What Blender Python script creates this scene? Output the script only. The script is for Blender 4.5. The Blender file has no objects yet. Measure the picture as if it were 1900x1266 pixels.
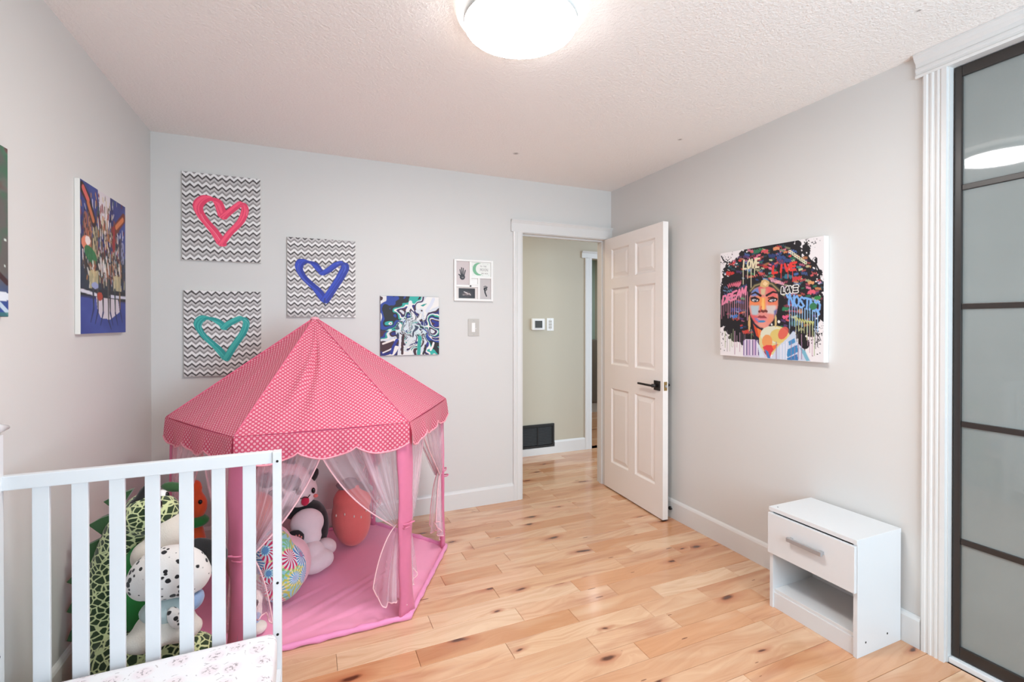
import bpy, bmesh, math, random
import numpy as np
from mathutils import Vector, Matrix, Euler

random.seed(7)
SC = bpy.context.scene
COL = SC.collection
PI = math.pi

# ------------------------------------------------------------------ camera
cam_d = bpy.data.cameras.new('camera')
cam = bpy.data.objects.new('camera', cam_d); COL.objects.link(cam)
cam.location = (0, 0, 1.3326)
cam.rotation_euler = (PI/2 - 0.005, 0, -0.40458)
cam_d.sensor_width = 36; cam_d.sensor_fit = 'HORIZONTAL'
cam_d.lens = 881.36/1900*36
cam_d.shift_y = -25.57/1900
cam_d.clip_start = 0.02
SC.camera = cam

# ------------------------------------------------------------------ world and lights
w = bpy.data.worlds.new('world'); SC.world = w; w.use_nodes = True
w.node_tree.nodes['Background'].inputs[0].default_value = (0.72, 0.86, 1.0, 1)
w.node_tree.nodes['Background'].inputs[1].default_value = 1.5

def area(name, loc, rot, sx, sy, power, col):
    l = bpy.data.lights.new(name, 'AREA'); l.shape = 'RECTANGLE'; l.size = sx; l.size_y = sy
    l.energy = power; l.color = col
    o = bpy.data.objects.new(name, l); COL.objects.link(o); o.location = loc; o.rotation_euler = rot
    return o
# daylight entering through the window behind the photographer
area('window_daylight', (1.25, -1.16, 1.38), (PI/2, 0, 0), 1.9, 1.6, 56, (0.66, 0.85, 1.0))
# the hallway's own ceiling light
area('hall_ceiling_light', (1.15, 3.90, 2.41), (0, 0, 0), 0.3, 0.3, 5.0, (1.0, 0.86, 0.66))
area('far_room_light', (3.4, 5.6, 2.40), (0, 0, 0), 0.5, 0.5, 9, (0.95, 0.98, 1.0))
LAMP_STRENGTH = 44.0

vs = SC.view_settings
SC.display_settings.display_device = 'sRGB'
vs.view_transform = 'Standard'; vs.look = 'None'; vs.exposure = 0.66; vs.gamma = 1.0
vs.use_curve_mapping = False

# ------------------------------------------------------------------ room dimensions (metres)
XL, XR, YB, YF, H = -0.829, 2.315, 3.312, -1.0, 2.44
WT = 0.12            # wall thickness

# ------------------------------------------------------------------ helpers
def lin(c):
    return tuple(((v/12.92) if v <= 0.04045 else ((v+0.055)/1.055)**2.4) for v in c)
def rgb(r, g, b):
    return lin((r/255, g/255, b/255)) + (1.0,)

def tag(o, label=None, cat=None, group=None, kind=None):
    if label: o['label'] = label
    if cat: o['category'] = cat
    if group: o['group'] = group
    if kind: o['kind'] = kind
    return o

def setparent(o, p):
    if p is not None:
        o.parent = p
        q = p; off = Vector((0, 0, 0))
        while q is not None:
            off += Vector(q.location) if q.type == 'EMPTY' else Vector(q.get('_loc', (0, 0, 0)))
            q = None
        if p.type == 'EMPTY':
            o.location = Vector(o.location) - Vector(p.location)

def empty(name, loc, label=None, cat=None, group=None, kind=None):
    o = bpy.data.objects.new(name, None); COL.objects.link(o)
    o.location = loc; o.empty_display_size = 0.05
    return tag(o, label, cat, group, kind)

def mesh(name, verts, faces, mat, parent=None, smooth=False):
    """verts in world coordinates; a parent Empty's location is taken off"""
    me = bpy.data.meshes.new(name)
    me.from_pydata([tuple(v) for v in verts], [], faces)
    if smooth:
        me.polygons.foreach_set('use_smooth', [True]*len(me.polygons))
    me.update()
    if mat: me.materials.append(mat)
    o = bpy.data.objects.new(name, me); COL.objects.link(o)
    setparent(o, parent)
    return o

def bm_obj(name, bm, mat, parent=None, smooth=False):
    me = bpy.data.meshes.new(name); bm.normal_update(); bm.to_mesh(me); bm.free()
    if smooth:
        me.polygons.foreach_set('use_smooth', [True]*len(me.polygons))
    if mat: me.materials.append(mat)
    o = bpy.data.objects.new(name, me); COL.objects.link(o)
    setparent(o, parent)
    return o

def box(name, a, b, mat, parent=None, bev=0.0, seg=2, M=None):
    bm = bmesh.new(); bmesh.ops.create_cube(bm, size=1)
    for v in bm.verts:
        for k in range(3):
            v.co[k] = a[k] if v.co[k] < 0 else b[k]
    if bev > 0:
        bmesh.ops.bevel(bm, geom=bm.edges[:], offset=bev, segments=seg, profile=0.6, affect='EDGES')
    if M is not None: bmesh.ops.transform(bm, matrix=M, verts=bm.verts)
    return bm_obj(name, bm, mat, parent)

def sweep(name, prof, A, B, nrm, up, mat, parent=None, miter=(0, 0)):
    """extrude a closed profile [(u,v)] from A to B; u along nrm, v along up; miter shifts ends per u"""
    A, B, nrm, up = Vector(A), Vector(B), Vector(nrm), Vector(up)
    d = (B-A).normalized(); n = len(prof)
    vs_ = [A + nrm*u + up*v + d*(miter[0]*u) for u, v in prof] + [B + nrm*u + up*v - d*(miter[1]*u) for u, v in prof]
    fs = [(i, (i+1) % n, n+(i+1) % n, n+i) for i in range(n)] + [tuple(range(n))[::-1], tuple(range(n, 2*n))]
    bm = bmesh.new(); bv = [bm.verts.new(v) for v in vs_]
    for f in fs: bm.faces.new([bv[i] for i in f])
    bmesh.ops.recalc_face_normals(bm, faces=bm.faces)
    return bm_obj(name, bm, mat, parent)

def tube(name, pts, rad, mat, parent=None, n=8, closed=False, flat=None):
    pts = [Vector(p) for p in pts]; m = len(pts)
    if not hasattr(rad, '__len__'): rad = [rad]*m
    vs_, fs = [], []
    ref = None
    for i, p in enumerate(pts):
        a = pts[(i-1) % m] if (closed or i > 0) else p
        b = pts[(i+1) % m] if (closed or i < m-1) else p
        t = (b-a).normalized()
        if ref is None:
            ref = t.orthogonal().normalized()
        ref = (ref - t*ref.dot(t)).normalized(); bn = t.cross(ref)
        for k in range(n):
            an = 2*PI*k/n
            vs_.append(p + (ref*math.cos(an) + bn*math.sin(an))*rad[i])
    for i in range(m if closed else m-1):
        for k in range(n):
            j = (i+1) % m
            fs.append((i*n+k, i*n+(k+1) % n, j*n+(k+1) % n, j*n+k))
    if not closed:
        fs.append(tuple(range(n))[::-1]); fs.append(tuple(range((m-1)*n, m*n)))
    return mesh(name, vs_, fs, mat, parent, True)

def cyl(name, c, axis, r, length, mat, parent=None, n=24, bev=0.0, r2=None):
    bm = bmesh.new()
    bmesh.ops.create_cone(bm, cap_ends=True, segments=n, radius1=r, radius2=r if r2 is None else r2, depth=length)
    if bev:
        bmesh.ops.bevel(bm, geom=[e for e in bm.edges if len(e.link_faces) == 2 and any(len(f.verts) > 4 for f in e.link_faces)], offset=bev, segments=2, affect='EDGES')
    q = Vector((0, 0, 1)).rotation_difference(Vector(axis).normalized())
    bmesh.ops.transform(bm, matrix=Matrix.Translation(Vector(c)) @ q.to_matrix().to_4x4(), verts=bm.verts)
    o = bm_obj(name, bm, mat, parent)
    for p in o.data.polygons: p.use_smooth = len(p.vertices) <= 4
    return o

def ellipsoid_bm(bm, c, r, rot=(0, 0, 0), u=20, v=14):
    M = Matrix.Translation(Vector(c)) @ Euler(rot).to_matrix().to_4x4() @ Matrix.Diagonal((r[0], r[1], r[2], 1))
    bmesh.ops.create_uvsphere(bm, u_segments=u, v_segments=v, radius=1, matrix=M)

def ell(name, c, r, mat, parent=None, rot=(0, 0, 0), u=20, v=14):
    bm = bmesh.new(); ellipsoid_bm(bm, c, r, rot, u, v)
    return bm_obj(name, bm, mat, parent, True)

def blob(name, ells, mat, parent=None, caps=(), voxel=0.009, smooth=8):
    """one continuous soft body grown from overlapping ellipsoids (c, r[, rot]) and capsule chains [(c, r), ...]"""
    bm = bmesh.new()
    for e in ells: ellipsoid_bm(bm, *e)
    for chain in caps:
        for (c0, r0), (c1, r1) in zip(chain[:-1], chain[1:]):
            c0, c1 = Vector(c0), Vector(c1); k = max(2, int((c1-c0).length/(0.35*min(r0, r1)))+1)
            for i in range(k+1):
                t = i/k; r = r0*(1-t)+r1*t
                ellipsoid_bm(bm, c0.lerp(c1, t), (r, r, r), u=14, v=10)
    o = bm_obj(name, bm, mat, parent, True)
    m = o.modifiers.new('remesh', 'REMESH'); m.mode = 'VOXEL'; m.voxel_size = voxel; m.use_smooth_shade = True
    s = o.modifiers.new('smooth', 'SMOOTH'); s.factor = 0.6; s.iterations = smooth
    return o

# ------------------------------------------------------------------ materials
class N:
    """tiny node-tree builder"""
    def __init__(s, name):
        s.m = bpy.data.materials.new(name); s.m.use_nodes = True
        s.t = s.m.node_tree; s.b = s.t.nodes['Principled BSDF']; s.out = s.t.nodes['Material Output']
    def n(s, typ, **kw):
        nd = s.t.nodes.new(typ)
        for k, v in kw.items():
            if k.startswith('i_'):
                nd.inputs[int(k[2:]) if k[2:].isdigit() else k[2:].replace('_', ' ')].default_value = v
            else: setattr(nd, k, v)
        return nd
    def l(s, a, b):
        s.t.links.new(a, b)
    def math(s, op, a, b=None, c=None, clamp=False):
        nd = s.t.nodes.new('ShaderNodeMath'); nd.operation = op; nd.use_clamp = clamp
        for i, v in enumerate((a, b, c)):
            if v is None: continue
            if isinstance(v, (int, float)): nd.inputs[i].default_value = v
            else: s.l(v, nd.inputs[i])
        return nd.outputs[0]
    def vmath(s, op, a, b=None):
        nd = s.t.nodes.new('ShaderNodeVectorMath'); nd.operation = op
        for i, v in enumerate((a, b)):
            if v is None: continue
            if isinstance(v, tuple): nd.inputs[i].default_value = v
            else: s.l(v, nd.inputs[i])
        return nd
    def mix(s, f, a, b, blend='MIX'):
        nd = s.t.nodes.new('ShaderNodeMix'); nd.data_type = 'RGBA'; nd.blend_type = blend
        for sock, v in ((nd.inputs[0], f), (nd.inputs[6], a), (nd.inputs[7], b)):
            if isinstance(v, (int, float)): sock.default_value = v
            elif isinstance(v, tuple): sock.default_value = v
            else: s.l(v, sock)
        return nd.outputs[2]
    def ramp(s, f, stops, interp='LINEAR'):
        nd = s.t.nodes.new('ShaderNodeValToRGB'); r = nd.color_ramp; r.interpolation = interp
        while len(r.elements) < len(stops): r.elements.new(0.5)
        for e, (p, c) in zip(r.elements, stops):
            e.position = p; e.color = c if len(c) == 4 else tuple(c)+(1,)
        s.l(f, nd.inputs[0]); return nd.outputs[0]
    def noise(s, vec, scale, detail=3, rough=0.5, dist=0.0):
        nd = s.n('ShaderNodeTexNoise'); nd.inputs['Scale'].default_value = scale; nd.inputs['Detail'].default_value = detail
        nd.inputs['Roughness'].default_value = rough; nd.inputs['Distortion'].default_value = dist
        if vec is not None: s.l(vec, nd.inputs['Vector'])
        return nd.outputs[0]
    def bump(s, h, strength=0.3, dist=0.002):
        nd = s.n('ShaderNodeBump'); nd.inputs['Strength'].default_value = strength; nd.inputs['Distance'].default_value = dist
        s.l(h, nd.inputs['Height']); s.l(nd.outputs[0], s.b.inputs['Normal'])
    def coords(s, which='Object'):
        return s.n('ShaderNodeTexCoord').outputs[which]
    def set(s, **kw):
        for k, v in kw.items():
            s.b.inputs[k.replace('_', ' ')].default_value = v
        return s

def plain(name, col, rough=0.5, bump=None, **kw):
    n = N(name); n.set(Base_Color=col, Roughness=rough, **kw)
    if bump:
        n.bump(n.noise(n.coords(), bump[0], 3), bump[1], bump[2])
    return n.m

M_wall = plain('wall_paint', rgb(216, 213, 209), 0.55, (140, 0.05, 0.001))
M_wall2 = plain('hall_wall_paint', rgb(194, 185, 166), 0.55, (140, 0.05, 0.001))
M_trim = plain('white_trim', rgb(222, 220, 217), 0.32)
M_door = plain('door_paint', rgb(242, 235, 229), 0.38)
M_white = plain('white_laminate', rgb(224, 224, 224), 0.35)
M_crib = plain('crib_white', rgb(228, 230, 232), 0.38)
M_black = plain('black_metal', rgb(30, 26, 24), 0.38)
M_dark = plain('dark_hole', rgb(18, 18, 18), 0.6)
M_steel = plain('brushed_metal', rgb(170, 168, 168), 0.4, Metallic=0.35)
M_brass = plain('brass', rgb(170, 140, 90), 0.35, Metallic=0.8)
M_plastic = plain('white_plastic', rgb(238, 236, 232), 0.35)
M_plate = plain('ivory_plastic', rgb(192, 186, 178), 0.35)
M_screen = plain('lcd_screen', rgb(52, 48, 38), 0.2)
M_closet = plain('closet_frame', rgb(46, 40, 37), 0.35)
M_grille = plain('grille_black', rgb(24, 23, 22), 0.5)
M_subfloor = plain('subfloor', rgb(120, 80, 50), 0.8)
M_canvas_side = plain('canvas_edge', rgb(226, 222, 216), 0.8, (600, 0.2, 0.001))

def ceiling_mat():
    n = N('stipple_ceiling'); co = n.coords()
    h = n.noise(co, 95, 4, 0.65)
    col = rgb(248, 243, 238)
    # three small old marks left on the plaster
    prev = col
    for (x, y, r, c) in ((1.233, 2.817, 0.022, (150, 138, 130)), (2.042, 2.218, 0.016, (165, 155, 148)), (1.978, 0.98, 0.010, (110, 100, 95))):
        d = n.vmath('DISTANCE', co, (x, y, H)).outputs['Value']
        d = n.math('ADD', d, n.math('MULTIPLY', n.math('SUBTRACT', h, 0.5), 0.02))
        f = n.math('SUBTRACT', 1.0, n.math('SMOOTH_MIN', n.math('DIVIDE', d, r), 1.0, 0.3), clamp=True)
        prev = n.mix(f, prev, rgb(*c))
    if isinstance(prev, tuple): n.b.inputs['Base Color'].default_value = prev
    else: n.l(prev, n.b.inputs['Base Color'])
    n.set(Roughness=0.85); n.bump(n.noise(co, 90, 3, 0.6), 0.6, 0.008)
    return n.m
M_ceil = ceiling_mat()

def wood_mat():
    n = N('maple_plank'); co = n.coords()
    rnd = n.n('ShaderNodeObjectInfo').outputs['Random']
    off = n.n('ShaderNodeCombineXYZ'); n.l(n.math('MULTIPLY', rnd, 37.0), off.inputs[0]); n.l(n.math('MULTIPLY', rnd, 91.0), off.inputs[1]); n.l(n.math('MULTIPLY', rnd, 53.0), off.inputs[2])
    p = n.vmath('ADD', co, off.outputs[0]).outputs[0]
    # knots
    kp = n.vmath('MULTIPLY', p, (2.0, 6.0, 1.0)).outputs[0]
    warp = n.n('ShaderNodeTexNoise'); warp.inputs['Scale'].default_value = 5.0; warp.inputs['Detail'].default_value = 3
    n.l(p, warp.inputs['Vector'])
    kp2 = n.vmath('ADD', kp, n.vmath('MULTIPLY', warp.outputs['Color'], (0.35, 0.35, 0.0)).outputs[0]).outputs[0]
    vo = n.n('ShaderNodeTexVoronoi'); vo.voronoi_dimensions = '2D'; vo.inputs['Scale'].default_value = 1.15; n.l(kp2, vo.inputs['Vector'])
    kd = vo.outputs['Distance']
    # grain follows the plank and bends round the knots
    gp = n.vmath('MULTIPLY', p, (2.2, 46.0, 1.0)).outputs[0]
    sh = n.n('ShaderNodeCombineXYZ'); n.l(n.math('MULTIPLY', n.math('POWER', kd, 0.5), 5.0), sh.inputs[1])
    gp = n.vmath('ADD', gp, sh.outputs[0]).outputs[0]
    g1 = n.noise(gp, 1.0, 5, 0.6, 0.4)
    g2 = n.noise(n.vmath('MULTIPLY', p, (1.3, 9.0, 1.0)).outputs[0], 1.0, 3, 0.5, 0.7)
    base = n.ramp(rnd, [(0.0, rgb(222, 176, 138)), (0.12, rgb(206, 148, 104)), (0.24, rgb(226, 184, 148)), (0.36, rgb(212, 160, 120)), (0.48, rgb(230, 192, 156)), (0.60, rgb(214, 156, 112)), (0.72, rgb(224, 174, 138)), (0.84, rgb(234, 200, 166)), (1.0, rgb(200, 140, 96))])
    c = n.mix(n.math('MULTIPLY', n.math('SUBTRACT', g1, 0.40, clamp=True), 1.5, clamp=True), base, rgb(190, 128, 86))
    # heartwood streaks
    stf = n.ramp(g2, [(0.0, (0, 0, 0)), (0.56, (0, 0, 0)), (0.66, (0.75, 0.75, 0.75)), (1.0, (0.9, 0.9, 0.9))])
    stf = n.math('MULTIPLY', stf, n.math('ADD', 0.35, n.math('MULTIPLY', g1, 0.9)))
    c = n.mix(n.math('MULTIPLY', stf, 0.62), c, rgb(170, 98, 62))
    pale = n.ramp(n.noise(n.vmath('MULTIPLY', p, (1.0, 5.0, 1.0)).outputs[0], 1.7, 2), [(0.0, (0, 0, 0)), (0.55, (0, 0, 0)), (0.75, (0.55, 0.55, 0.55)), (1.0, (0.6, 0.6, 0.6))])
    c = n.mix(pale, c, rgb(236, 204, 170))
    # a reddish halo, then the dark knot and its check
    sep = n.n('ShaderNodeSeparateColor'); n.l(vo.outputs['Color'], sep.inputs[0])
    keep = n.math('GREATER_THAN', sep.outputs[0], 0.60)
    size = n.math('ADD', 0.5, sep.outputs[1])
    kd2 = n.math('DIVIDE', kd, size)
    halo = n.math('MULTIPLY', n.ramp(kd2, [(0.0, (1, 1, 1)), (0.07, (0.85, 0.85, 0.85)), (0.22, (0, 0, 0)), (1, (0, 0, 0))]), keep)
    c = n.mix(n.math('MULTIPLY', halo, 0.75), c, rgb(176, 98, 62))
    core = n.math('MULTIPLY', n.ramp(kd2, [(0.0, (1, 1, 1)), (0.035, (1, 1, 1)), (0.085, (0, 0, 0)), (1, (0, 0, 0))]), keep)
    c = n.mix(n.math('MULTIPLY', core, 0.9), c, rgb(74, 34, 20))
    # fine mineral flecks
    fl = n.n('ShaderNodeTexVoronoi'); fl.voronoi_dimensions = '2D'; fl.inputs['Scale'].default_value = 1.0
    n.l(n.vmath('MULTIPLY', p, (5.0, 26.0, 1.0)).outputs[0], fl.inputs['Vector'])
    s2 = n.n('ShaderNodeSeparateColor'); n.l(fl.outputs['Color'], s2.inputs[0])
    fm = n.math('MULTIPLY', n.math('LESS_THAN', fl.outputs['Distance'], n.math('MULTIPLY', s2.outputs[1], 0.12)), n.math('GREATER_THAN', s2.outputs[0], 0.93))
    c = n.mix(n.math('MULTIPLY', fm, 0.75), c, rgb(96, 48, 28))
    n.l(c, n.b.inputs['Base Color'])
    n.set(Roughness=0.26); n.b.inputs['Coat Weight'].default_value = 0.5; n.b.inputs['Coat Roughness'].default_value = 0.14
    n.bump(g1, 0.06, 0.001)
    return n.m
M_wood = wood_mat()

def attr_mat(name='painted_surface', rough=0.55):
    n = N(name); a = n.n('ShaderNodeVertexColor'); a.layer_name = 'paint'
    n.l(a.outputs[0], n.b.inputs['Base Color']); n.set(Roughness=rough)
    n.bump(n.noise(n.coords(), 700, 2), 0.12, 0.0006)
    return n.m
M_print = attr_mat()
M_photo = attr_mat('photo_print', 0.3)

def dots_mat():
    n = N('polka_dot_fabric'); uv = n.n('ShaderNodeUVMap').outputs[0]
    S = 0.0208
    p = n.vmath('SCALE', uv); p.inputs['Scale'].default_value = 1/S; p = p.outputs[0]
    def grid(off):
        q = n.vmath('ADD', p, off).outputs[0]
        f = n.vmath('SUBTRACT', n.vmath('FRACTION', q).outputs[0], (0.5, 0.5, 0)).outputs[0]
        s = n.n('ShaderNodeSeparateXYZ'); n.l(f, s.inputs[0])
        cb = n.n('ShaderNodeCombineXYZ'); n.l(s.outputs[0], cb.inputs[0]); n.l(s.outputs[1], cb.inputs[1])
        return n.vmath('LENGTH', cb.outputs[0]).outputs['Value']
    d = n.math('MINIMUM', grid((0, 0, 0)), grid((0.5, 0.5, 0)))
    f = n.ramp(d, [(0.0, (1, 1, 1)), (0.19, (1, 1, 1)), (0.27, (0, 0, 0)), (1, (0, 0, 0))])
    c = n.mix(f, rgb(226, 92, 124), rgb(250, 190, 202))
    n.l(c, n.b.inputs['Base Color']); n.set(Roughness=0.75)
    n.b.inputs['Sheen Weight'].default_value = 0.15
    n.bump(n.noise(n.coords(), 900, 2), 0.15, 0.0005)
    tr = n.n('ShaderNodeBsdfTranslucent'); n.l(c, tr.inputs[0])
    mx = n.n('ShaderNodeMixShader'); mx.inputs[0].default_value = 0.36
    n.l(n.b.outputs[0], mx.inputs[1]); n.l(tr.outputs[0], mx.inputs[2]); n.l(mx.outputs[0], n.out.inputs[0])
    return n.m
M_dots = dots_mat()

def fabric(name, col, var=0.08, trans=0.0, scale=30):
    n = N(name); co = n.coords(); h = n.noise(co, scale, 3)
    dk = tuple(v*(1-2.2*var) for v in col[:3])+(1,)
    n.l(n.mix(h, dk, col), n.b.inputs['Base Color']); n.set(Roughness=0.7); n.b.inputs['Sheen Weight'].default_value = 0.2
    n.bump(n.noise(co, 420, 2), 0.15, 0.0006)
    if trans:
        tr = n.n('ShaderNodeBsdfTranslucent'); tr.inputs[0].default_value = col
        mx = n.n('ShaderNodeMixShader'); mx.inputs[0].default_value = trans
        n.l(n.b.outputs[0], mx.inputs[1]); n.l(tr.outputs[0], mx.inputs[2]); n.l(mx.outputs[0], n.out.inputs[0])
    return n.m
M_mat = fabric('pink_mat', rgb(250, 164, 198), 0.02)
M_rim = fabric('pink_rim', rgb(246, 152, 198), 0.05)
M_sleeve = fabric('pink_sleeve', rgb(234, 128, 164), 0.05, 0.15)
M_hem = fabric('coral_hem', rgb(248, 158, 172), 0.03)
M_seam = fabric('roof_seam', rgb(222, 100, 130), 0.03)
M_hem2 = fabric('pale_hem', rgb(252, 200, 206), 0.03)

def tulle_mat():
    n = N('white_tulle'); uv = n.n('ShaderNodeUVMap').outputs[0]
    s = n.n('ShaderNodeSeparateXYZ'); n.l(uv, s.inputs[0])
    st = n.n('ShaderNodeCombineXYZ'); n.l(n.math('MULTIPLY', s.outputs[0], 15.0), st.inputs[0]); n.l(n.math('MULTIPLY', s.outputs[1], 1.2), st.inputs[1])
    f = n.noise(st.outputs[0], 1.0, 3, 0.6, 0.3)
    a = n.ramp(f, [(0.0, (0.20,)*3), (0.46, (0.26,)*3), (0.58, (0.46,)*3), (0.68, (0.82,)*3), (1, (0.88,)*3)])
    col = rgb(252, 232, 240)
    n.set(Base_Color=col, Roughness=0.8)
    tl = n.n('ShaderNodeBsdfTranslucent'); tl.inputs[0].default_value = col
    m1 = n.n('ShaderNodeMixShader'); m1.inputs[0].default_value = 0.45
    n.l(n.b.outputs[0], m1.inputs[1]); n.l(tl.outputs[0], m1.inputs[2])
    tp = n.n('ShaderNodeBsdfTransparent')
    m2 = n.n('ShaderNodeMixShader'); n.l(a, m2.inputs[0]); n.l(tp.outputs[0], m2.inputs[1]); n.l(m1.outputs[0], m2.inputs[2])
    n.l(m2.outputs[0], n.out.inputs[0])
    return n.m
M_tulle = tulle_mat()

def plush(name, col, fuzz=0.5):
    n = N(name); co = n.coords(); h = n.noise(co, 18, 3)
    dk = tuple(v*0.86 for v in col[:3])+(1,)
    n.l(n.mix(h, dk, col), n.b.inputs['Base Color']); n.set(Roughness=0.9)
    n.b.inputs['Sheen Weight'].default_value = 0.35; n.b.inputs['Sheen Roughness'].default_value = 0.5
    n.bump(n.noise(co, 260, 3), fuzz, 0.0025)
    return n.m

def spots(name, base, spot, scale, thr, warp=0.4, cells=False, stretch=(1, 1, 1)):
    n = N(name); co = n.vmath('MULTIPLY', n.coords(), stretch).outputs[0]
    wn = n.n('ShaderNodeTexNoise'); wn.inputs['Scale'].default_value = scale*0.9; n.l(co, wn.inputs['Vector'])
    p = n.vmath('ADD', co, n.vmath('SCALE', n.vmath('SUBTRACT', wn.outputs['Color'], (.5, .5, .5)).outputs[0]).outputs[0])
    p.inputs[1].links[0].from_node.inputs['Scale'].default_value = warp/scale
    v = n.n('ShaderNodeTexVoronoi'); v.inputs['Scale'].default_value = scale
    v.feature = 'DISTANCE_TO_EDGE' if cells else 'F1'; n.l(p.outputs[0], v.inputs['Vector'])
    d = v.outputs['Distance']
    if cells:
        f = n.ramp(d, [(0, (0, 0, 0)), (thr, (0, 0, 0)), (thr+0.05, (1, 1, 1)), (1, (1, 1, 1))])
    else:
        sc = n.n('ShaderNodeSeparateColor'); n.l(v.outputs['Color'], sc.inputs[0])
        d2 = n.math('DIVIDE', d, n.math('ADD', 0.55, n.math('MULTIPLY', sc.outputs[0], 0.8)))
        f = n.ramp(d2, [(0, (1, 1, 1)), (thr, (1, 1, 1)), (thr+0.05, (0, 0, 0)), (1, (0, 0, 0))])
    n.l(n.mix(f, base, spot), n.b.inputs['Base Color']); n.set(Roughness=0.9); n.b.inputs['Sheen Weight'].default_value = 0.3
    n.bump(n.noise(co, 260, 3), 0.4, 0.002)
    return n.m
M_dino = spots('dino_spotted_plush', rgb(216, 226, 170), rgb(40, 64, 32), 38, 0.062, 0.30, True, (1, 1, 1.25))
M_dal = spots('dalmatian_plush', rgb(238, 234, 230), rgb(26, 24, 26), 40, 0.28, 0.3)
M_fleck = spots('fleck_plush', rgb(238, 226, 218), rgb(28, 24, 26), 34, 0.24, 0.9, False, (1, 1, .6))

def tiedye_mat():
    n = N('tie_dye_plush'); co = n.coords()
    v = n.n('ShaderNodeTexVoronoi'); v.inputs['Scale'].default_value = 10.5; v.inputs['Randomness'].default_value = 0.8; n.l(co, v.inputs['Vector'])
    d = n.vmath('SUBTRACT', co, v.outputs['Position']).outputs[0]
    s = n.n('ShaderNodeSeparateXYZ'); n.l(d, s.inputs[0])
    ang = n.math('ARCTAN2', s.outputs[2], n.math('ADD', s.outputs[0], n.math('MULTIPLY', s.outputs[1], 0.5)))
    st = n.math('GREATER_THAN', n.math('SINE', n.math('ADD', n.math('MULTIPLY', ang, 15.0), n.math('MULTIPLY', v.outputs['Distance'], 9.0))), 0.0)
    sc = n.n('ShaderNodeSeparateColor'); n.l(v.outputs['Color'], sc.inputs[0])
    A = n.ramp(v.outputs['Distance'], [(0.0, rgb(80, 130, 190)), (0.17, rgb(96, 190, 220)), (0.24, rgb(206, 40, 92)), (0.50, rgb(226, 60, 120)), (0.56, rgb(130, 196, 130)), (1, rgb(220, 210, 120))], 'CONSTANT')
    B = n.ramp(v.outputs['Distance'], [(0.0, rgb(120, 180, 226)), (0.17, rgb(226, 232, 236)), (0.50, rgb(232, 226, 170)), (0.62, rgb(150, 210, 216)), (1, rgb(240, 230, 220))], 'CONSTANT')
    A2 = n.ramp(v.outputs['Distance'], [(0.0, rgb(214, 60, 110)), (0.15, rgb(60, 130, 190)), (0.45, rgb(80, 176, 216)), (0.55, rgb(196, 204, 90)), (1, rgb(120, 190, 140))], 'CONSTANT')
    c1 = n.mix(n.math('GREATER_THAN', sc.outputs[0], 0.62), A, A2)
    c = n.mix(st, B, c1)
    n.l(c, n.b.inputs['Base Color']); n.set(Roughness=0.85); n.b.inputs['Sheen Weight'].default_value = 0.3
    n.bump(n.noise(co, 260, 3), 0.3, 0.002)
    return n.m
M_tiedye = tiedye_mat()

def sheet_mat():
    n = N('nursery_print_sheet'); co = n.coords()
    v = n.n('ShaderNodeTexVoronoi'); v.voronoi_dimensions = '2D'; v.inputs['Scale'].default_value = 13; v.inputs['Randomness'].default_value = 0.55; n.l(co, v.inputs['Vector'])
    sc = n.n('ShaderNodeSeparateColor'); n.l(v.outputs['Color'], sc.inputs[0])
    d = v.outputs['Distance']
    blush = n.ramp(d, [(0, (0.75,)*3), (0.28, (0.45,)*3), (0.42, (0,)*3), (1, (0,)*3)])
    ns = n.noise(co, 120, 3, 0.6)
    fine = n.noise(co, 330, 2, 0.7)
    sk = n.math('MULTIPLY', n.ramp(d, [(0, (1,)*3), (0.20, (0.9,)*3), (0.30, (0,)*3), (1, (0,)*3)]), n.ramp(ns, [(0, (0,)*3), (0.54, (0,)*3), (0.60, (1,)*3), (1, (1,)*3)]))
    ln = n.math('MULTIPLY', n.ramp(d, [(0, (0,)*3), (0.42, (0,)*3), (0.43, (1,)*3), (0.46, (1,)*3), (0.47, (0,)*3), (1, (0,)*3)]), n.ramp(n.noise(co, 60, 2), [(0, (0,)*3), (0.58, (0,)*3), (0.62, (1,)*3), (1, (1,)*3)]))
    c = n.mix(n.math('MULTIPLY', blush, 0.55), rgb(240, 238, 240), rgb(236, 204, 212))
    c = n.mix(n.math('MULTIPLY', sk, n.math('MULTIPLY', fine, 1.3, clamp=True)), c, rgb(92, 74, 78))
    c = n.mix(n.math('MULTIPLY', ln, 0.5), c, rgb(140, 120, 122))
    n.l(c, n.b.inputs['Base Color']); n.set(Roughness=0.8)
    n.bump(n.noise(co, 25, 2), 0.15, 0.004)
    return n.m
M_sheet = sheet_mat()

def glass_mat():
    n = N('frosted_closet_glass'); co = n.coords()
    n.l(n.mix(n.noise(co, 3, 2), rgb(128, 134, 131), rgb(142, 149, 147)), n.b.inputs['Base Color'])
    n.set(Roughness=0.55); n.b.inputs['IOR'].default_value = 1.5
    n.b.inputs['Coat Weight'].default_value = 1.0; n.b.inputs['Coat Roughness'].default_value = 0.03; n.b.inputs['Coat IOR'].default_value = 1.55
    return n.m
M_glass = glass_mat()

def emit(name, col, s):
    n = N(name); n.set(Base_Color=col, Roughness=0.4); n.b.inputs['Emission Color'].default_value = col; n.b.inputs['Emission Strength'].default_value = s
    return n.m
M_lamp = emit('lamp_diffuser', (1.0, 0.98, 0.95, 1), LAMP_STRENGTH)

# ================================================================== ROOM SHELL
def struct(o): o['kind'] = 'structure'; return o
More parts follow.
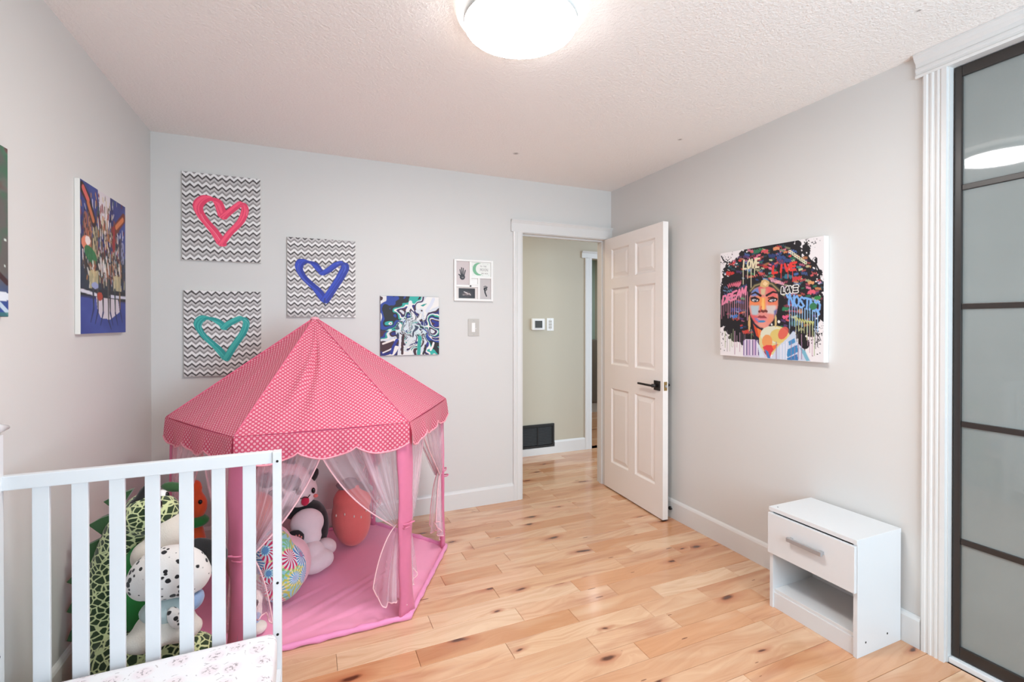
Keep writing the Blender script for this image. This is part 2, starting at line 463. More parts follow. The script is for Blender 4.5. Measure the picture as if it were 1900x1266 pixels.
# floor slab and planks
HX0, HX1, HY1 = 0.4, 4.3, 4.365          # hallway extents
FX0, FX1 = XL-0.1, 4.3
floor = struct(mesh('floor', [(XL-.05, YF-.05, -.012), (HX1, YF-.05, -.012), (HX1, 7.0, -.012), (XL-.05, 7.0, -.012), (XL-.05, YF-.05, -.06), (HX1, YF-.05, -.06), (HX1, 7.0, -.06), (XL-.05, 7.0, -.06)],
      [(0, 1, 2, 3), (7, 6, 5, 4), (0, 4, 5, 1), (1, 5, 6, 2), (2, 6, 7, 3), (3, 7, 4, 0)], M_subfloor))
floor['label'] = 'knotty light maple plank floor'
PW, G = 0.1047, 0.0012
def plank_geo(L, W):
    a, b = L/2-G/2, W/2-G/2; c = 0.0012
    vs_ = [(-a, -b, -.0115), (a, -b, -.0115), (a, b, -.0115), (-a, b, -.0115), (-a, -b, -c), (a, -b, -c), (a, b, -c), (-a, b, -c),
           (-a+c, -b+c, 0), (a-c, -b+c, 0), (a-c, b-c, 0), (-a+c, b-c, 0)]
    fs = [(8, 9, 10, 11)]
    for i in range(4):
        j = (i+1) % 4; fs += [(i, j, 4+j, 4+i), (4+i, 4+j, 8+j, 8+i)]
    return vs_, fs
known = {2.044: [1.404, 0.891, 0.10, 1.95], 1.939: [1.592, 1.116, 0.40, 2.1], 1.834: [0.755, 1.80, 1.45], 1.729: [1.085, 1.514, 0.2, 2.05], 1.625: [1.838, 0.62, 1.25], 2.253: [0.855, 1.6, 2.0], 2.358: [1.149, 1.75, 0.3], 2.148: [1.25, 0.5, 1.9]}
rest_v, rest_f = [], []
r0 = 2.044
for k in range(-29, 24):
    y1 = r0 + k*PW; y0 = y1-PW
    if y1 < YF: continue
    room = y0 < YB+0.06
    xa, xb = (XL, XR) if room else (1.15, 3.35)
    if YB-0.02 < y0 < YB+0.12: xa, xb = 1.30, 2.4
    js = next((v for kk, v in known.items() if abs(kk-y1) < 0.03), None)
    if js is None:
        js = []; x = xa + random.uniform(0.1, 0.8)
        while x < xb-0.15:
            js.append(x); x += random.choice((random.uniform(0.3, 0.6), random.uniform(0.6, 1.15)))
    xs = [xa] + sorted(j for j in js if xa+.06 < j < xb-.06) + [xb]
    if y0 > HY1: break
    for a, b in zip(xs[:-1], xs[1:]):
        vs_, fs = plank_geo(b-a, PW)
        cx, cy = (a+b)/2, (y0+y1)/2
        if y1 < 0.75:
            o_ = len(rest_v); rest_v += [(x+cx, y+cy, z) for x, y, z in vs_]; rest_f += [tuple(i+o_ for i in f) for f in fs]
            continue
        o = mesh('plank', vs_, fs, M_wood); o.location = (cx, cy, 0); o.parent = floor
o = mesh('plank_field', rest_v, rest_f, M_wood); o.parent = floor; o['kind'] = 'stuff'
o = mesh('far_room_planks', *plank_geo(1.6, 2.4), M_wood); o.location = (3.3, HY1+1.2, 0); o.parent = floor

def wall_boxes(name, boxes, mat, label=None):
    """a wall with an opening: a joined shell of boxes sharing faces"""
    bm = bmesh.new()
    for a, b in boxes:
        r = bmesh.ops.create_cube(bm, size=1)
        for v in r['verts']:
            for k in range(3): v.co[k] = a[k] if v.co[k] < 0 else b[k]
    bmesh.ops.remove_doubles(bm, verts=bm.verts, dist=1e-5)
    o = struct(bm_obj(name, bm, mat))
    if label: o['label'] = label
    return o
DX0, DX1, DZ = 1.505, 2.262, 2.035       # bedroom door opening
wall_boxes('wall_back', [((XL-WT, YB, 0), (DX0-.02, YB+WT, H)), ((DX0-.02, YB, DZ+.02), (DX1+.02, YB+WT, H)), ((DX1+.02, YB, 0), (XR+WT, YB+WT, H))], M_wall)
wall_boxes('wall_left', [((XL-WT, YF-WT, 0), (XL, YB, H))], M_wall)
CY0, CY1, CZ = -0.78, 1.045, 2.345       # closet opening
wall_boxes('wall_right', [((XR, CY1, 0), (XR+WT, YB, H)), ((XR, CY0, CZ), (XR+WT, CY1, H)), ((XR, YF-WT, 0), (XR+WT, CY0, H))], M_wall)
WX0, WX1, WZ0, WZ1 = 0.35, 2.15, 0.62, 2.15
wall_boxes('wall_front', [((XL, YF-WT, 0), (WX0, YF, H)), ((WX1, YF-WT, 0), (XR, YF, H)), ((WX0, YF-WT, 0), (WX1, YF, WZ0)), ((WX0, YF-WT, WZ1), (WX1, YF, H))], M_wall)
ceil = wall_boxes('ceiling', [((XL-WT, YF-WT, H), (XR+WT, YB+WT, H+.1))], M_ceil, 'off-white stippled plaster ceiling')
wall_boxes('ceiling_hall', [((HX0, YB+WT, H), (HX1, 7.0, H+.1))], M_ceil)
# window behind the photographer
win = empty('window_1', (1.25, YF-.06, WZ0), kind='structure')
for a, b in (((WX0, YF-.10, WZ0), (WX0+.06, YF-.02, WZ1)), ((WX1-.06, YF-.10, WZ0), (WX1, YF-.02, WZ1)), ((1.22, YF-.09, WZ0+.06), (1.28, YF-.03, WZ1-.06)), ((WX0, YF-.10, WZ0), (WX1, YF-.02, WZ0+.06)), ((WX0, YF-.10, WZ1-.06), (WX1, YF-.02, WZ1))):
    box('window_frame', a, b, M_trim, win)
# closet interior shell
wall_boxes('wall_closet', [((XR+.66, CY0-.2, 0), (XR+.72, CY1+.2, H)), ((XR+WT, CY1+.14, 0), (XR+.66, CY1+.2, H)), ((XR+WT, CY0-.2, 0), (XR+.66, CY0-.14, H)), ((XR+WT, CY0-.2, H-.02), (XR+.72, CY1+.2, H+.06))], M_wall)
# hallway
HD0, HD1 = 2.80, 3.56                    # opening in the hall wall
wall_boxes('wall_hall', [((HX0, HY1, 0), (HD0-.01, HY1+WT, H)), ((HD0-.01, HY1, 2.05), (HD1, HY1+WT, H)), ((HD1, HY1, 0), (HX1, HY1+WT, H))], M_wall2, 'greenish beige hallway wall')
wall_boxes('wall_hall_end', [((HX0-WT, YB+WT, 0), (HX0, HY1+WT, H))], M_wall2)
wall_boxes('wall_hall_right', [((HX1, YB+WT, 0), (HX1+WT, 7.0, H))], M_wall2)
wall_boxes('wall_far_room', [((2.2, 6.6, 0), (HX1, 6.7, H)), ((2.1, HY1+WT, 0), (2.2, 6.7, H))], plain('far_room_paint', rgb(176, 196, 186), 0.6))

# baseboards
BP = [(0, 0), (.015, 0), (.015, .112), (.011, .122), (.004, .130), (0, .130)]
def baseboard(name, A, B, nrm): return struct(sweep(name, BP, A, B, nrm, (0, 0, 1), M_trim))
baseboard('baseboard_back', (XL, YB, 0), (1.425, YB, 0), (0, -1, 0))
baseboard('baseboard_left', (XL, YF, 0), (XL, YB-.015, 0), (1, 0, 0))
baseboard('baseboard_right', (XR, 1.127, 0), (XR, YB-.015, 0), (-1, 0, 0))
baseboard('baseboard_hall', (2.345, HY1, 0), (2.712, HY1, 0), (0, -1, 0))
struct(sweep('baseboard_hall_low', [(0, 0), (.015, 0), (.015, .072), (0, .076)], (HX0, HY1, 0), (2.345, HY1, 0), (0, -1, 0), (0, 0, 1), M_trim))
baseboard('baseboard_far', (2.2, 6.6, 0), (HX1, 6.6, 0), (0, -1, 0))

# bedroom door casing
t = empty('trim_1', (1.46, YB, 0), kind='structure')
t['label'] = 'white door casing with flared head'
FP = [(0, 0), (.014, 0), (.018, .010), (.018, .028), (.014, .034), (.016, .060), (.012, .076), (0, .080)]   # (projection, width)
sweep('casing_leg', FP, (DX0-.080, YB, 0), (DX0-.080, YB, DZ+.004), (0, -1, 0), (1, 0, 0), M_trim, t)
sweep('casing_head', [(0, 0), (.016, 0), (.016, .066), (.019, .070), (.026, .082), (.030, .086), (.030, .092), (0, .092)], (DX0-.098, YB, DZ+.004), (XR-.001, YB, DZ+.004), (0, -1, 0), (0, 0, 1), M_trim, t)
box('jamb', (DX0-.02, YB-.004, 0), (DX0, YB+WT+.004, DZ), M_trim, t)
box('jamb', (DX1, YB-.004, 0), (DX1+.02, YB+WT+.004, DZ), M_trim, t)
box('head_jamb', (DX0-.02, YB-.004, DZ), (DX1+.02, YB+WT+.004, DZ+.02), M_trim, t)
box('door_stop_strip', (DX0, YB+.045, 0), (DX0+.011, YB+.08, DZ), M_trim, t)
box('door_stop_strip', (DX1-.011, YB+.045, 0), (DX1, YB+.08, DZ), M_trim, t)
box('door_stop_strip', (DX0+.011, YB+.045, DZ-.011), (DX1-.011, YB+.08, DZ), M_trim, t)
box('strike_plate', (DX0, YB+.008, .90), (DX0+.001, YB+.034, .96), M_black, t)

# closet casing: fluted
t = empty('trim_2', (XR, 1.08, 0), kind='structure'); t['label'] = 'white fluted closet casing'
FL = [(0, 0), (.010, 0), (.016, .006), (.016, .016), (.013, .020), (.013, .026), (.016, .030), (.016, .036), (.013, .040), (.013, .046), (.016, .050), (.016, .056), (.013, .060), (.017, .066), (.017, .082), (0, .082)]
sweep('casing_leg', FL, (XR, CY1+.082, 0), (XR, CY1+.082, CZ), (-1, 0, 0), (0, -1, 0), M_trim, t)
sweep('casing_leg', FL, (XR, CY0-.082, 0), (XR, CY0-.082, CZ), (-1, 0, 0), (0, 1, 0), M_trim, t)
sweep('casing_head', [(0, 0), (.015, 0), (.017, .010), (.012, .016), (.012, .024), (.016, .030), (.016, .038), (.012, .044), (.014, .060), (.026, .072), (.030, .084), (.034, .088), (.034, .0945), (0, .0945)], (XR, CY1+.105, CZ), (XR, CY0-.105, CZ), (-1, 0, 0), (0, 0, 1), M_trim, t)
box('jamb', (XR, CY1-.004, 0), (XR+WT, CY1+.001, CZ), M_trim, t)
box('floor_track', (XR+.004, CY0, .0), (XR+.085, CY1-.004, .022), M_white, t, 0.004)

# sliding closet doors
def slider(name, ya, yb, x, label):
    d = empty(name, (x, yb, .022), kind='structure'); d['label'] = label
    S = .036; z0, z1 = .026, CZ-.004
    box('stile', (x, yb-S*.62, z0), (x+.03, yb, z1), M_closet, d, .002)
    box('stile', (x, ya, z0), (x+.03, ya+S*.62, z1), M_closet, d, .002)
    box('rail', (x+.001, ya+S*.62, z0), (x+.029, yb-S*.62, z0+.045), M_closet, d, .002)
    box('rail', (x+.001, ya+S*.62, z1-.04), (x+.029, yb-S*.62, z1), M_closet, d, .002)
    zs = [z0+.045, .485, .945, 1.405, 1.868, z1-.04]
    for z in zs[1:-1]:
        box('glazing_bar', (x+.004, ya+S*.62, z-.011), (x+.026, yb-S*.62, z+.011), M_closet, d, .002)
    for i in range(5):
        box('pane', (x+.012, ya+S*.62-.006, zs[i]+(.009 if i else -.004)), (x+.018, yb-S*.62+.006, zs[i+1]-(.009 if i < 4 else -.004)), M_glass, d)
    return d
slider('door_2', 0.10, 1.036, XR+.022, 'black framed closet door with frosted panes')
slider('door_3', CY0+.004, 0.15, XR+.056, 'second closet door sliding behind the first')

# ------------------------------------------------------------------ bedroom door leaf (six panels)
Hg = Vector((2.246, 3.300, 0)); Fr = Vector((2.200, 2.548, 0))
dl = (Fr-Hg).normalized(); nl = Vector((dl.y, -dl.x, 0))      # nl points to -X (the seen face)
if nl.x > 0: nl = -nl
LW, LH, LT = 0.754, 2.022, 0.042
MD = Matrix((( dl.x, nl.x, 0, Hg.x), (dl.y, nl.y, 0, Hg.y), (0, 0, 1, .010), (0, 0, 0, 1)))   # local: x along leaf, y towards room, z up
door = empty('door_1', (Hg.x, Hg.y, 0), kind='structure'); door['label'] = 'white six-panel door standing open'
panels = [(.100, .345, 1.690, 1.930), (.428, .668, 1.690, 1.930), (.100, .345, 1.005, 1.615), (.428, .668, 1.005, 1.615), (.100, .345, .215, .815), (.428, .668, .215, .815)]
def door_slab():
    bm = bmesh.new()
    xs = sorted({0, LW} | {p[0] for p in panels} | {p[1] for p in panels}); zs = sorted({0, LH} | {p[2] for p in panels} | {p[3] for p in panels})
    for y, flip in ((0, False), (-LT, True)):
        V = {(i, j): bm.verts.new((x, y, z)) for i, x in enumerate(xs) for j, z in enumerate(zs)}
        for i in range(len(xs)-1):
            for j in range(len(zs)-1):
                cx, cz = (xs[i]+xs[i+1])/2, (zs[j]+zs[j+1])/2
                if any(p[0] < cx < p[1] and p[2] < cz < p[3] for p in panels): continue
                f = [V[i, j], V[i+1, j], V[i+1, j+1], V[i, j+1]]
                bm.faces.new(f if flip else f[::-1])
    o_ = [bm.verts.new(v) for v in ((0, 0, 0), (LW, 0, 0), (LW, -LT, 0), (0, -LT, 0), (0, 0, LH), (LW, 0, LH), (LW, -LT, LH), (0, -LT, LH))]
    for f in ((0, 1, 2, 3), (7, 6, 5, 4), (1, 5, 6, 2), (0, 3, 7, 4)): bm.faces.new([o_[i] for i in f])
    bmesh.ops.remove_doubles(bm, verts=bm.verts, dist=1e-6)
    bmesh.ops.transform(bm, matrix=MD, verts=bm.verts)
    return bm
bm_obj('slab', door_slab(), M_door, door)
def panel_bm(p, front):
    x0, x1, z0, z1 = p; bm = bmesh.new()
    prof = [(0, 0), (.006, -.004), (.012, -.010), (.020, -.010), (.024, -.009), (.046, -.003), (.050, -.003)]
    rings = []
    for ins, dep in prof:
        y = dep if front else -LT-dep
        rings.append([bm.verts.new(v) for v in ((x0+ins, y, z0+ins), (x1-ins, y, z0+ins), (x1-ins, y, z1-ins), (x0+ins, y, z1-ins))])
    for a, b in zip(rings[:-1], rings[1:]):
        for i in range(4):
            f = [a[i], a[(i+1) % 4], b[(i+1) % 4], b[i]]; bm.faces.new(f if not front else f[::-1])
    bm.faces.new(rings[-1] if not front else rings[-1][::-1])
    bmesh.ops.transform(bm, matrix=MD, verts=bm.verts); return bm
for p in panels:
    bm_obj('door_panel', panel_bm(p, True), M_door, door); bm_obj('door_panel', panel_bm(p, False), M_door, door)
for s in (1, -1):
    yb = 0 if s > 0 else -LT
    hd = box('handle_plate', (.664, min(yb, yb+s*.008), .873), (.728, max(yb, yb+s*.008), .939), M_black, door, .001, M=MD)
    hd['label'] = 'square black handle plate'
    nk = cyl('handle_neck', MD @ Vector((.696, yb+s*.026, .906)), nl, .0125, .038, M_black, door)
    lv = box('handle_lever', (.535 if s > 0 else .560, min(yb+s*.038, yb+s*.054), .899), (.708, max(yb+s*.038, yb+s*.054), .913), M_black, door, .003, M=MD)
box('latch_plate', (LW, -LT/2-.0125, .876), (LW+.0012, -LT/2+.0125, .936), M_brass, door, M=MD)
box('latch_bolt', (LW+.001, -LT/2-.006, .898), (LW+.010, -LT/2+.006, .914), M_steel, door, .002, M=MD)
for z in (.20, 1.0, 1.82):
    tube('hinge_barrel', [MD @ Vector((-.004, -LT-.004, z-.045)), MD @ Vector((-.004, -LT-.004, z+.045))], .006, M_steel, door)

# hallway details: door casing beyond
t = empty('trim_3', (2.75, HY1, 0), kind='structure'); t['label'] = 'white hallway door casing with flared head'
sweep('casing_leg', FP, (HD0-.088, HY1, 0), (HD0-.088, HY1, 2.05), (0, -1, 0), (1.08, 0, 0), M_trim, t)
sweep('casing_head', [(0, 0), (.018, 0), (.018, .050), (.022, .054), (.034, .068), (.036, .072), (0, .072)], (HD0-.13, HY1, 2.045), (HD1+.1, HY1, 2.045), (0, -1, 0), (0, 0, 1), M_trim, t)
box('jamb', (HD0-.012, HY1-.002, 0), (HD0+.004, HY1+WT, 2.05), M_trim, t)

# ================================================================== FIXTURES
# ceiling lamp
LC = Vector((0.690, 1.533, 0))
lamp = empty('ceiling_lamp', (LC.x, LC.y, H), 'round white flush-mount ceiling lamp with glowing diffuser', 'lamp')
def lathe(name, prof, c, mat, parent, n=64, smooth=True):
    vs_ = [(c[0]+r*math.cos(2*PI*k/n), c[1]+r*math.sin(2*PI*k/n), z) for r, z in prof for k in range(n)]
    fs = [(i*n+k, i*n+(k+1) % n, (i+1)*n+(k+1) % n, (i+1)*n+k) for i in range(len(prof)-1) for k in range(n)]
    return mesh(name, vs_, fs, mat, parent, smooth)
lathe('mounting_ring', [(.10, H-.001), (.222, H-.001), (.226, H-.006), (.226, H-.014), (.221, H-.018), (.10, H-.018)], LC, emit('lamp_halo_ring', (1.0, 0.97, 0.93, 1), 1.2), lamp)
lathe('housing', [(.199, H-.018), (.201, H-.022), (.201, 2.390), (.199, 2.386), (.197, 2.386)], LC, plain('lamp_housing', rgb(206, 208, 206), 0.4), lamp)
lathe('diffuser', [(.198, 2.389), (.198, 2.384), (.195, 2.380), (.184, 2.378), (.09, 2.3765), (.0005, 2.376)], LC, M_lamp, lamp)

def wall_plate(name, x0, x1, z0, z1, y, label, cat, style):
    e = empty(name, ((x0+x1)/2, y, z0), label, cat)
    box('cover_plate', (x0, y-.006, z0), (x1, y, z1), M_plate if style == 'dim' else M_plastic, e, .002)
    cx, cz = (x0+x1)/2, (z0+z1)/2; wdt, hgt = x1-x0, z1-z0
    if style == 'dim':
        box('paddle', (cx-.017, y-.010, cz-.034), (cx+.010, y-.005, cz+.034), M_plastic, e, .0015)
        box('slider_track', (cx+.013, y-.0075, cz-.030), (cx+.0165, y-.005, cz+.030), M_plate, e)
        box('slider_knob', (cx+.0115, y-.012, cz-.012), (cx+.018, y-.0055, cz-.004), M_plastic, e, .001)
    else:
        for dz in (-.030, 0, .030):
            box('rocker', (cx-.017, y-.0095, cz+dz-.0125), (cx+.017, y-.005, cz+dz+.0125), M_plate, e, .002)
    for dz in (-1, 1):
        cyl('screw', (cx, y-.0062, cz+dz*(hgt/2-.012)), (0, 1, 0), .003, .0016, M_steel, e, 10)
    return e
wall_plate('light_switch', 1.069, 1.154, 1.250, 1.376, YB, 'ivory dimmer switch on the bedroom wall beside the door', 'switch', 'dim')
wall_plate('light_switch', 2.257, 2.337, 1.272, 1.402, HY1, 'white triple switch on the hallway wall beside the thermostat', 'switch', 'trip')
th = empty('thermostat', (2.15, HY1, 1.28), 'white thermostat with dark screen on the hallway wall', 'thermostat')
box('housing', (2.075, HY1-.030, 1.278), (2.225, HY1, 1.398), M_plastic, th, .012, 3)
box('bezel', (2.104, HY1-.034, 1.296), (2.196, HY1-.028, 1.380), M_white, th, .003)
box('screen', (2.109, HY1-.0352, 1.302), (2.191, HY1-.033, 1.374), M_screen, th, .001)
# return-air grille low on the hallway wall
vg = empty('wall_vent', (2.14, HY1, .075), 'black louvred return-air grille low on the hallway wall', 'vent')
vx0, vx1, vz0, vz1 = 1.94, 2.340, .076, .312
box('backing', (vx0, HY1-.002, vz0), (vx1, HY1, vz1), M_dark, vg)
for a, b in (((vx0, HY1-.018, vz0), (vx1, HY1, vz0+.022)), ((vx0, HY1-.018, vz1-.022), (vx1, HY1, vz1)), ((vx0, HY1-.018, vz0+.022), (vx0+.022, HY1, vz1-.022)), ((vx1-.022, HY1-.018, vz0+.022), (vx1, HY1, vz1-.022)), ((2.145, HY1-.016, vz0+.022), (2.157, HY1, vz1-.022))):
    box('frame_bar', a, b, M_grille, vg, .002)
for i in range(12):
    z = vz0+.030+i*.0158
    for a, b in ((vx0+.022, 2.145), (2.157, vx1-.022)):
        mesh('louvre', [(a, HY1-.013, z), (b, HY1-.013, z), (b, HY1-.003, z+.010), (a, HY1-.003, z+.010), (a, HY1-.013, z+.0015), (b, HY1-.013, z+.0015), (b, HY1-.003, z+.0115), (a, HY1-.003, z+.0115)],
             [(0, 1, 2, 3), (7, 6, 5, 4), (0, 4, 5, 1), (2, 6, 7, 3), (1, 5, 6, 2), (0, 3, 7, 4)], plain('louvre_grey', rgb(58, 58, 58), .5) if i == 0 and a == vx0+.022 else bpy.data.materials['louvre_grey'], vg)
# door stop on the right baseboard
ds = empty('door_stop', (XR-.015, 2.575, .069), 'small black rubber-tipped door stop on the right baseboard', 'door stop')
cyl('stop_base', (XR-.018, 2.575, .069), (1, 0, 0), .011, .006, M_steel, ds, 16)
cyl('rubber_tip', (XR-.027, 2.575, .069), (1, 0, 0), .013, .014, M_black, ds, 16, .003)
# things in the room across the hallway
pf = empty('wall_television', (3.3, 6.59, 1.2), 'dark framed screen on the far wall seen through the hallway doorway', 'television')
box('screen_frame', (3.62, 6.56, 1.25), (4.20, 6.598, 2.02), M_black, pf, .004)
box('screen_glass', (3.64, 6.556, 1.27), (4.18, 6.561, 2.00), M_screen, pf)
cb = empty('grey_cabinet', (3.5, 6.3, 0), 'grey cabinet in the room across the hallway', 'cabinet')
M_gcab = plain('grey_cabinet_paint', rgb(124, 116, 108), .5)
box('body', (3.40, 6.16, .14), (4.25, 6.59, 1.10), M_gcab, cb, .003)
box('cabinet_door', (3.41, 6.145, .16), (3.83, 6.16, 1.08), M_gcab, cb, .003); box('cabinet_door', (3.835, 6.145, .16), (4.24, 6.16, 1.08), M_gcab, cb, .003)
box('plinth', (3.42, 6.18, 0), (4.25, 6.59, .14), M_trim, cb)

# ================================================================== PAINTED CANVASES (flat prints kept as colour on a fine grid)
class Paint:
    def __init__(s, W, Hh, col):
        s.W, s.H = W, Hh; s.a = np.empty((Hh, W, 3)); s.a[:] = np.array(col)/255.0
        s.X, s.Y = np.meshgrid((np.arange(W)+.5)/W, (np.arange(Hh)+.5)/Hh); s.asp = Hh/W
    def put(s, mask, col, al=1.0):
        c = np.array(col)/255.0; m = (np.clip(mask, 0, 1)*al)[..., None]; s.a = s.a*(1-m)+c*m
    def poly(s, pts, col, al=1.0):
        ins = np.zeros((s.H, s.W), bool); n = len(pts)
        for i in range(n):
            (x0, y0), (x1, y1) = pts[i], pts[(i+1) % n]
            if y0 == y1: continue
            c = ((s.Y >= min(y0, y1)) & (s.Y < max(y0, y1))); ins ^= c & (s.X < (s.Y-y0)/(y1-y0)*(x1-x0)+x0)
        s.put(ins.astype(float), col, al)
    def ell(s, x, y, rx, ry, col, al=1.0, ang=0.0, soft=0.0):
        dx, dy = s.X-x, (s.Y-y); c, q = math.cos(ang), math.sin(ang)
        d = np.hypot((dx*c+dy*q)/rx, (-dx*q+dy*c)/ry)
        s.put((d < 1).astype(float) if soft == 0 else np.clip((1-d)/soft, 0, 1), col, al)
    def seg(s, x0, y0, x1, y1, w0, w1=None):
        w1 = w0 if w1 is None else w1; m = max(w0, w1)*1.05
        i0, i1 = max(0, int((min(y0, y1)-m)*s.H)), min(s.H, int((max(y0, y1)+m)*s.H)+2)
        j0, j1 = max(0, int((min(x0, x1)-m)*s.W)), min(s.W, int((max(x0, x1)+m)*s.W)+2)
        if i0 >= i1 or j0 >= j1: return None
        X, Y = s.X[i0:i1, j0:j1], s.Y[i0:i1, j0:j1]; dx, dy = x1-x0, (y1-y0)*s.asp; L = dx*dx+dy*dy+1e-12
        t = np.clip(((X-x0)*dx+(Y-y0)*s.asp*dy)/L, 0, 1)
        d = np.hypot(X-x0-t*dx, (Y-y0)*s.asp-t*dy); wd = (w0*(1-t)+w1*t)/2; px = .7/s.W
        return (i0, i1, j0, j1, np.clip((wd-d)/px+.5, 0, 1))
    def line(s, pts, w, col, al=1.0, w1=None):
        n = len(pts)-1; c = np.array(col)/255.0
        for i in range(n):
            a = w if w1 is None else w+(w1-w)*i/n; b = w if w1 is None else w+(w1-w)*(i+1)/n
            r = s.seg(*pts[i], *pts[i+1], a, b)
            if r:
                i0, i1, j0, j1, m = r; m = (m*al)[..., None]; s.a[i0:i1, j0:j1] = s.a[i0:i1, j0:j1]*(1-m)+c*m

def vnoise(X, Y, seed):
    r = np.random.RandomState(seed); T = r.rand(64, 64)
    xi, yi = np.floor(X).astype(int), np.floor(Y).astype(int); fx, fy = X-xi, Y-yi
    fx, fy = fx*fx*(3-2*fx), fy*fy*(3-2*fy)
    g = lambda a, b: T[b % 64, a % 64]
    return (g(xi, yi)*(1-fx)+g(xi+1, yi)*fx)*(1-fy)+(g(xi, yi+1)*(1-fx)+g(xi+1, yi+1)*fx)*fy
def fbm(X, Y, seed, o=3):
    return sum(vnoise(X*2**k, Y*2**k, seed+k)/2**k for k in range(o))/sum(1/2**k for k in range(o))

FONT = {'L': [[(.1, 0), (.1, 1), (.9, 1)]], 'O': [[(.5, 0), (.1, .3), (.1, .7), (.5, 1), (.9, .7), (.9, .3), (.5, 0)]], 'V': [[(0, 0), (.5, 1), (1, 0)]],
 'E': [[(.9, 0), (.1, 0), (.1, 1), (.9, 1)], [(.1, .5), (.75, .5)]], 'I': [[(.5, 0), (.5, 1)]], 'D': [[(.1, 0), (.1, 1), (.6, .95), (.95, .5), (.6, .05), (.1, 0)]],
 'R': [[(.1, 1), (.1, 0), (.8, .1), (.8, .4), (.1, .5), (.9, 1)]], 'A': [[(0, 1), (.5, 0), (1, 1)], [(.2, .62), (.8, .62)]], 'M': [[(0, 1), (.1, 0), (.5, .7), (.9, 0), (1, 1)]],
 'N': [[(.05, 1), (.1, 0), (.9, 1), (.95, 0)]], 'S': [[(.9, .1), (.4, 0), (.1, .25), (.5, .5), (.9, .75), (.5, 1), (.05, .9)]], 'T': [[(0, 0), (1, 0)], [(.5, 0), (.5, 1)]],
 'U': [[(.1, 0), (.1, .8), (.5, 1), (.9, .8), (.9, 0)]], 'H': [[(.1, 0), (.1, 1)], [(.9, 0), (.9, 1)], [(.1, .5), (.9, .5)]], 'B': [[(.1, 0), (.1, 1), (.8, .9), (.8, .6), (.1, .5), (.7, .35), (.7, .1), (.1, 0)]],
 'C': [[(.9, .1), (.4, 0), (.1, .4), (.1, .7), (.4, 1), (.9, .9)]], 'K': [[(.1, 0), (.1, 1)], [(.9, 0), (.1, .55), (.9, 1)]], ' ': []}
def text(P, s, x, y, wch, h, lw, col, slope=0.0, shear=0.0, al=1.0, gap=1.22):
    for i, ch in enumerate(s):
        for st in FONT[ch]:
            P.line([(x+i*wch*gap+(q[0]+shear*(1-q[1]))*wch, y+q[1]*h+slope*(i*gap+q[0])*wch) for q in st], lw, col, al)

def print_grid(name, P, corner, du, dv, mat, parent):
    """grid with corner = top-left, du = vector along the width, dv = vector down the height"""
    c, du, dv = np.array(corner), np.array(du), np.array(dv); W, Hh = P.W, P.H
    uu, vv = np.meshgrid(np.linspace(0, 1, W), np.linspace(0, 1, Hh))
    co = (c + uu[..., None]*du + vv[..., None]*dv).reshape(-1, 3)
    idx = np.arange(W*Hh).reshape(Hh, W)
    q = np.stack([idx[:-1, :-1], idx[1:, :-1], idx[1:, 1:], idx[:-1, 1:]], -1).reshape(-1)
    nf = (W-1)*(Hh-1)
    me = bpy.data.meshes.new(name); me.vertices.add(W*Hh); me.vertices.foreach_set('co', co.astype(np.float32).ravel())
    me.loops.add(nf*4); me.loops.foreach_set('vertex_index', q.astype(np.int32))
    me.polygons.add(nf); me.polygons.foreach_set('loop_start', np.arange(0, nf*4, 4, dtype=np.int32)); me.polygons.foreach_set('loop_total', np.full(nf, 4, dtype=np.int32))
    me.update(calc_edges=True)
    a = np.clip(P.a, 0, 1); l = np.where(a <= .04045, a/12.92, ((a+.055)/1.055)**2.4).reshape(-1, 3)
    at = me.color_attributes.new('paint', 'FLOAT_COLOR', 'POINT')
    at.data.foreach_set('color', np.concatenate([l, np.ones((len(l), 1))], 1).astype(np.float32).ravel())
    me.materials.append(mat)
    o = bpy.data.objects.new(name, me); COL.objects.link(o); setparent(o, parent)
    return o

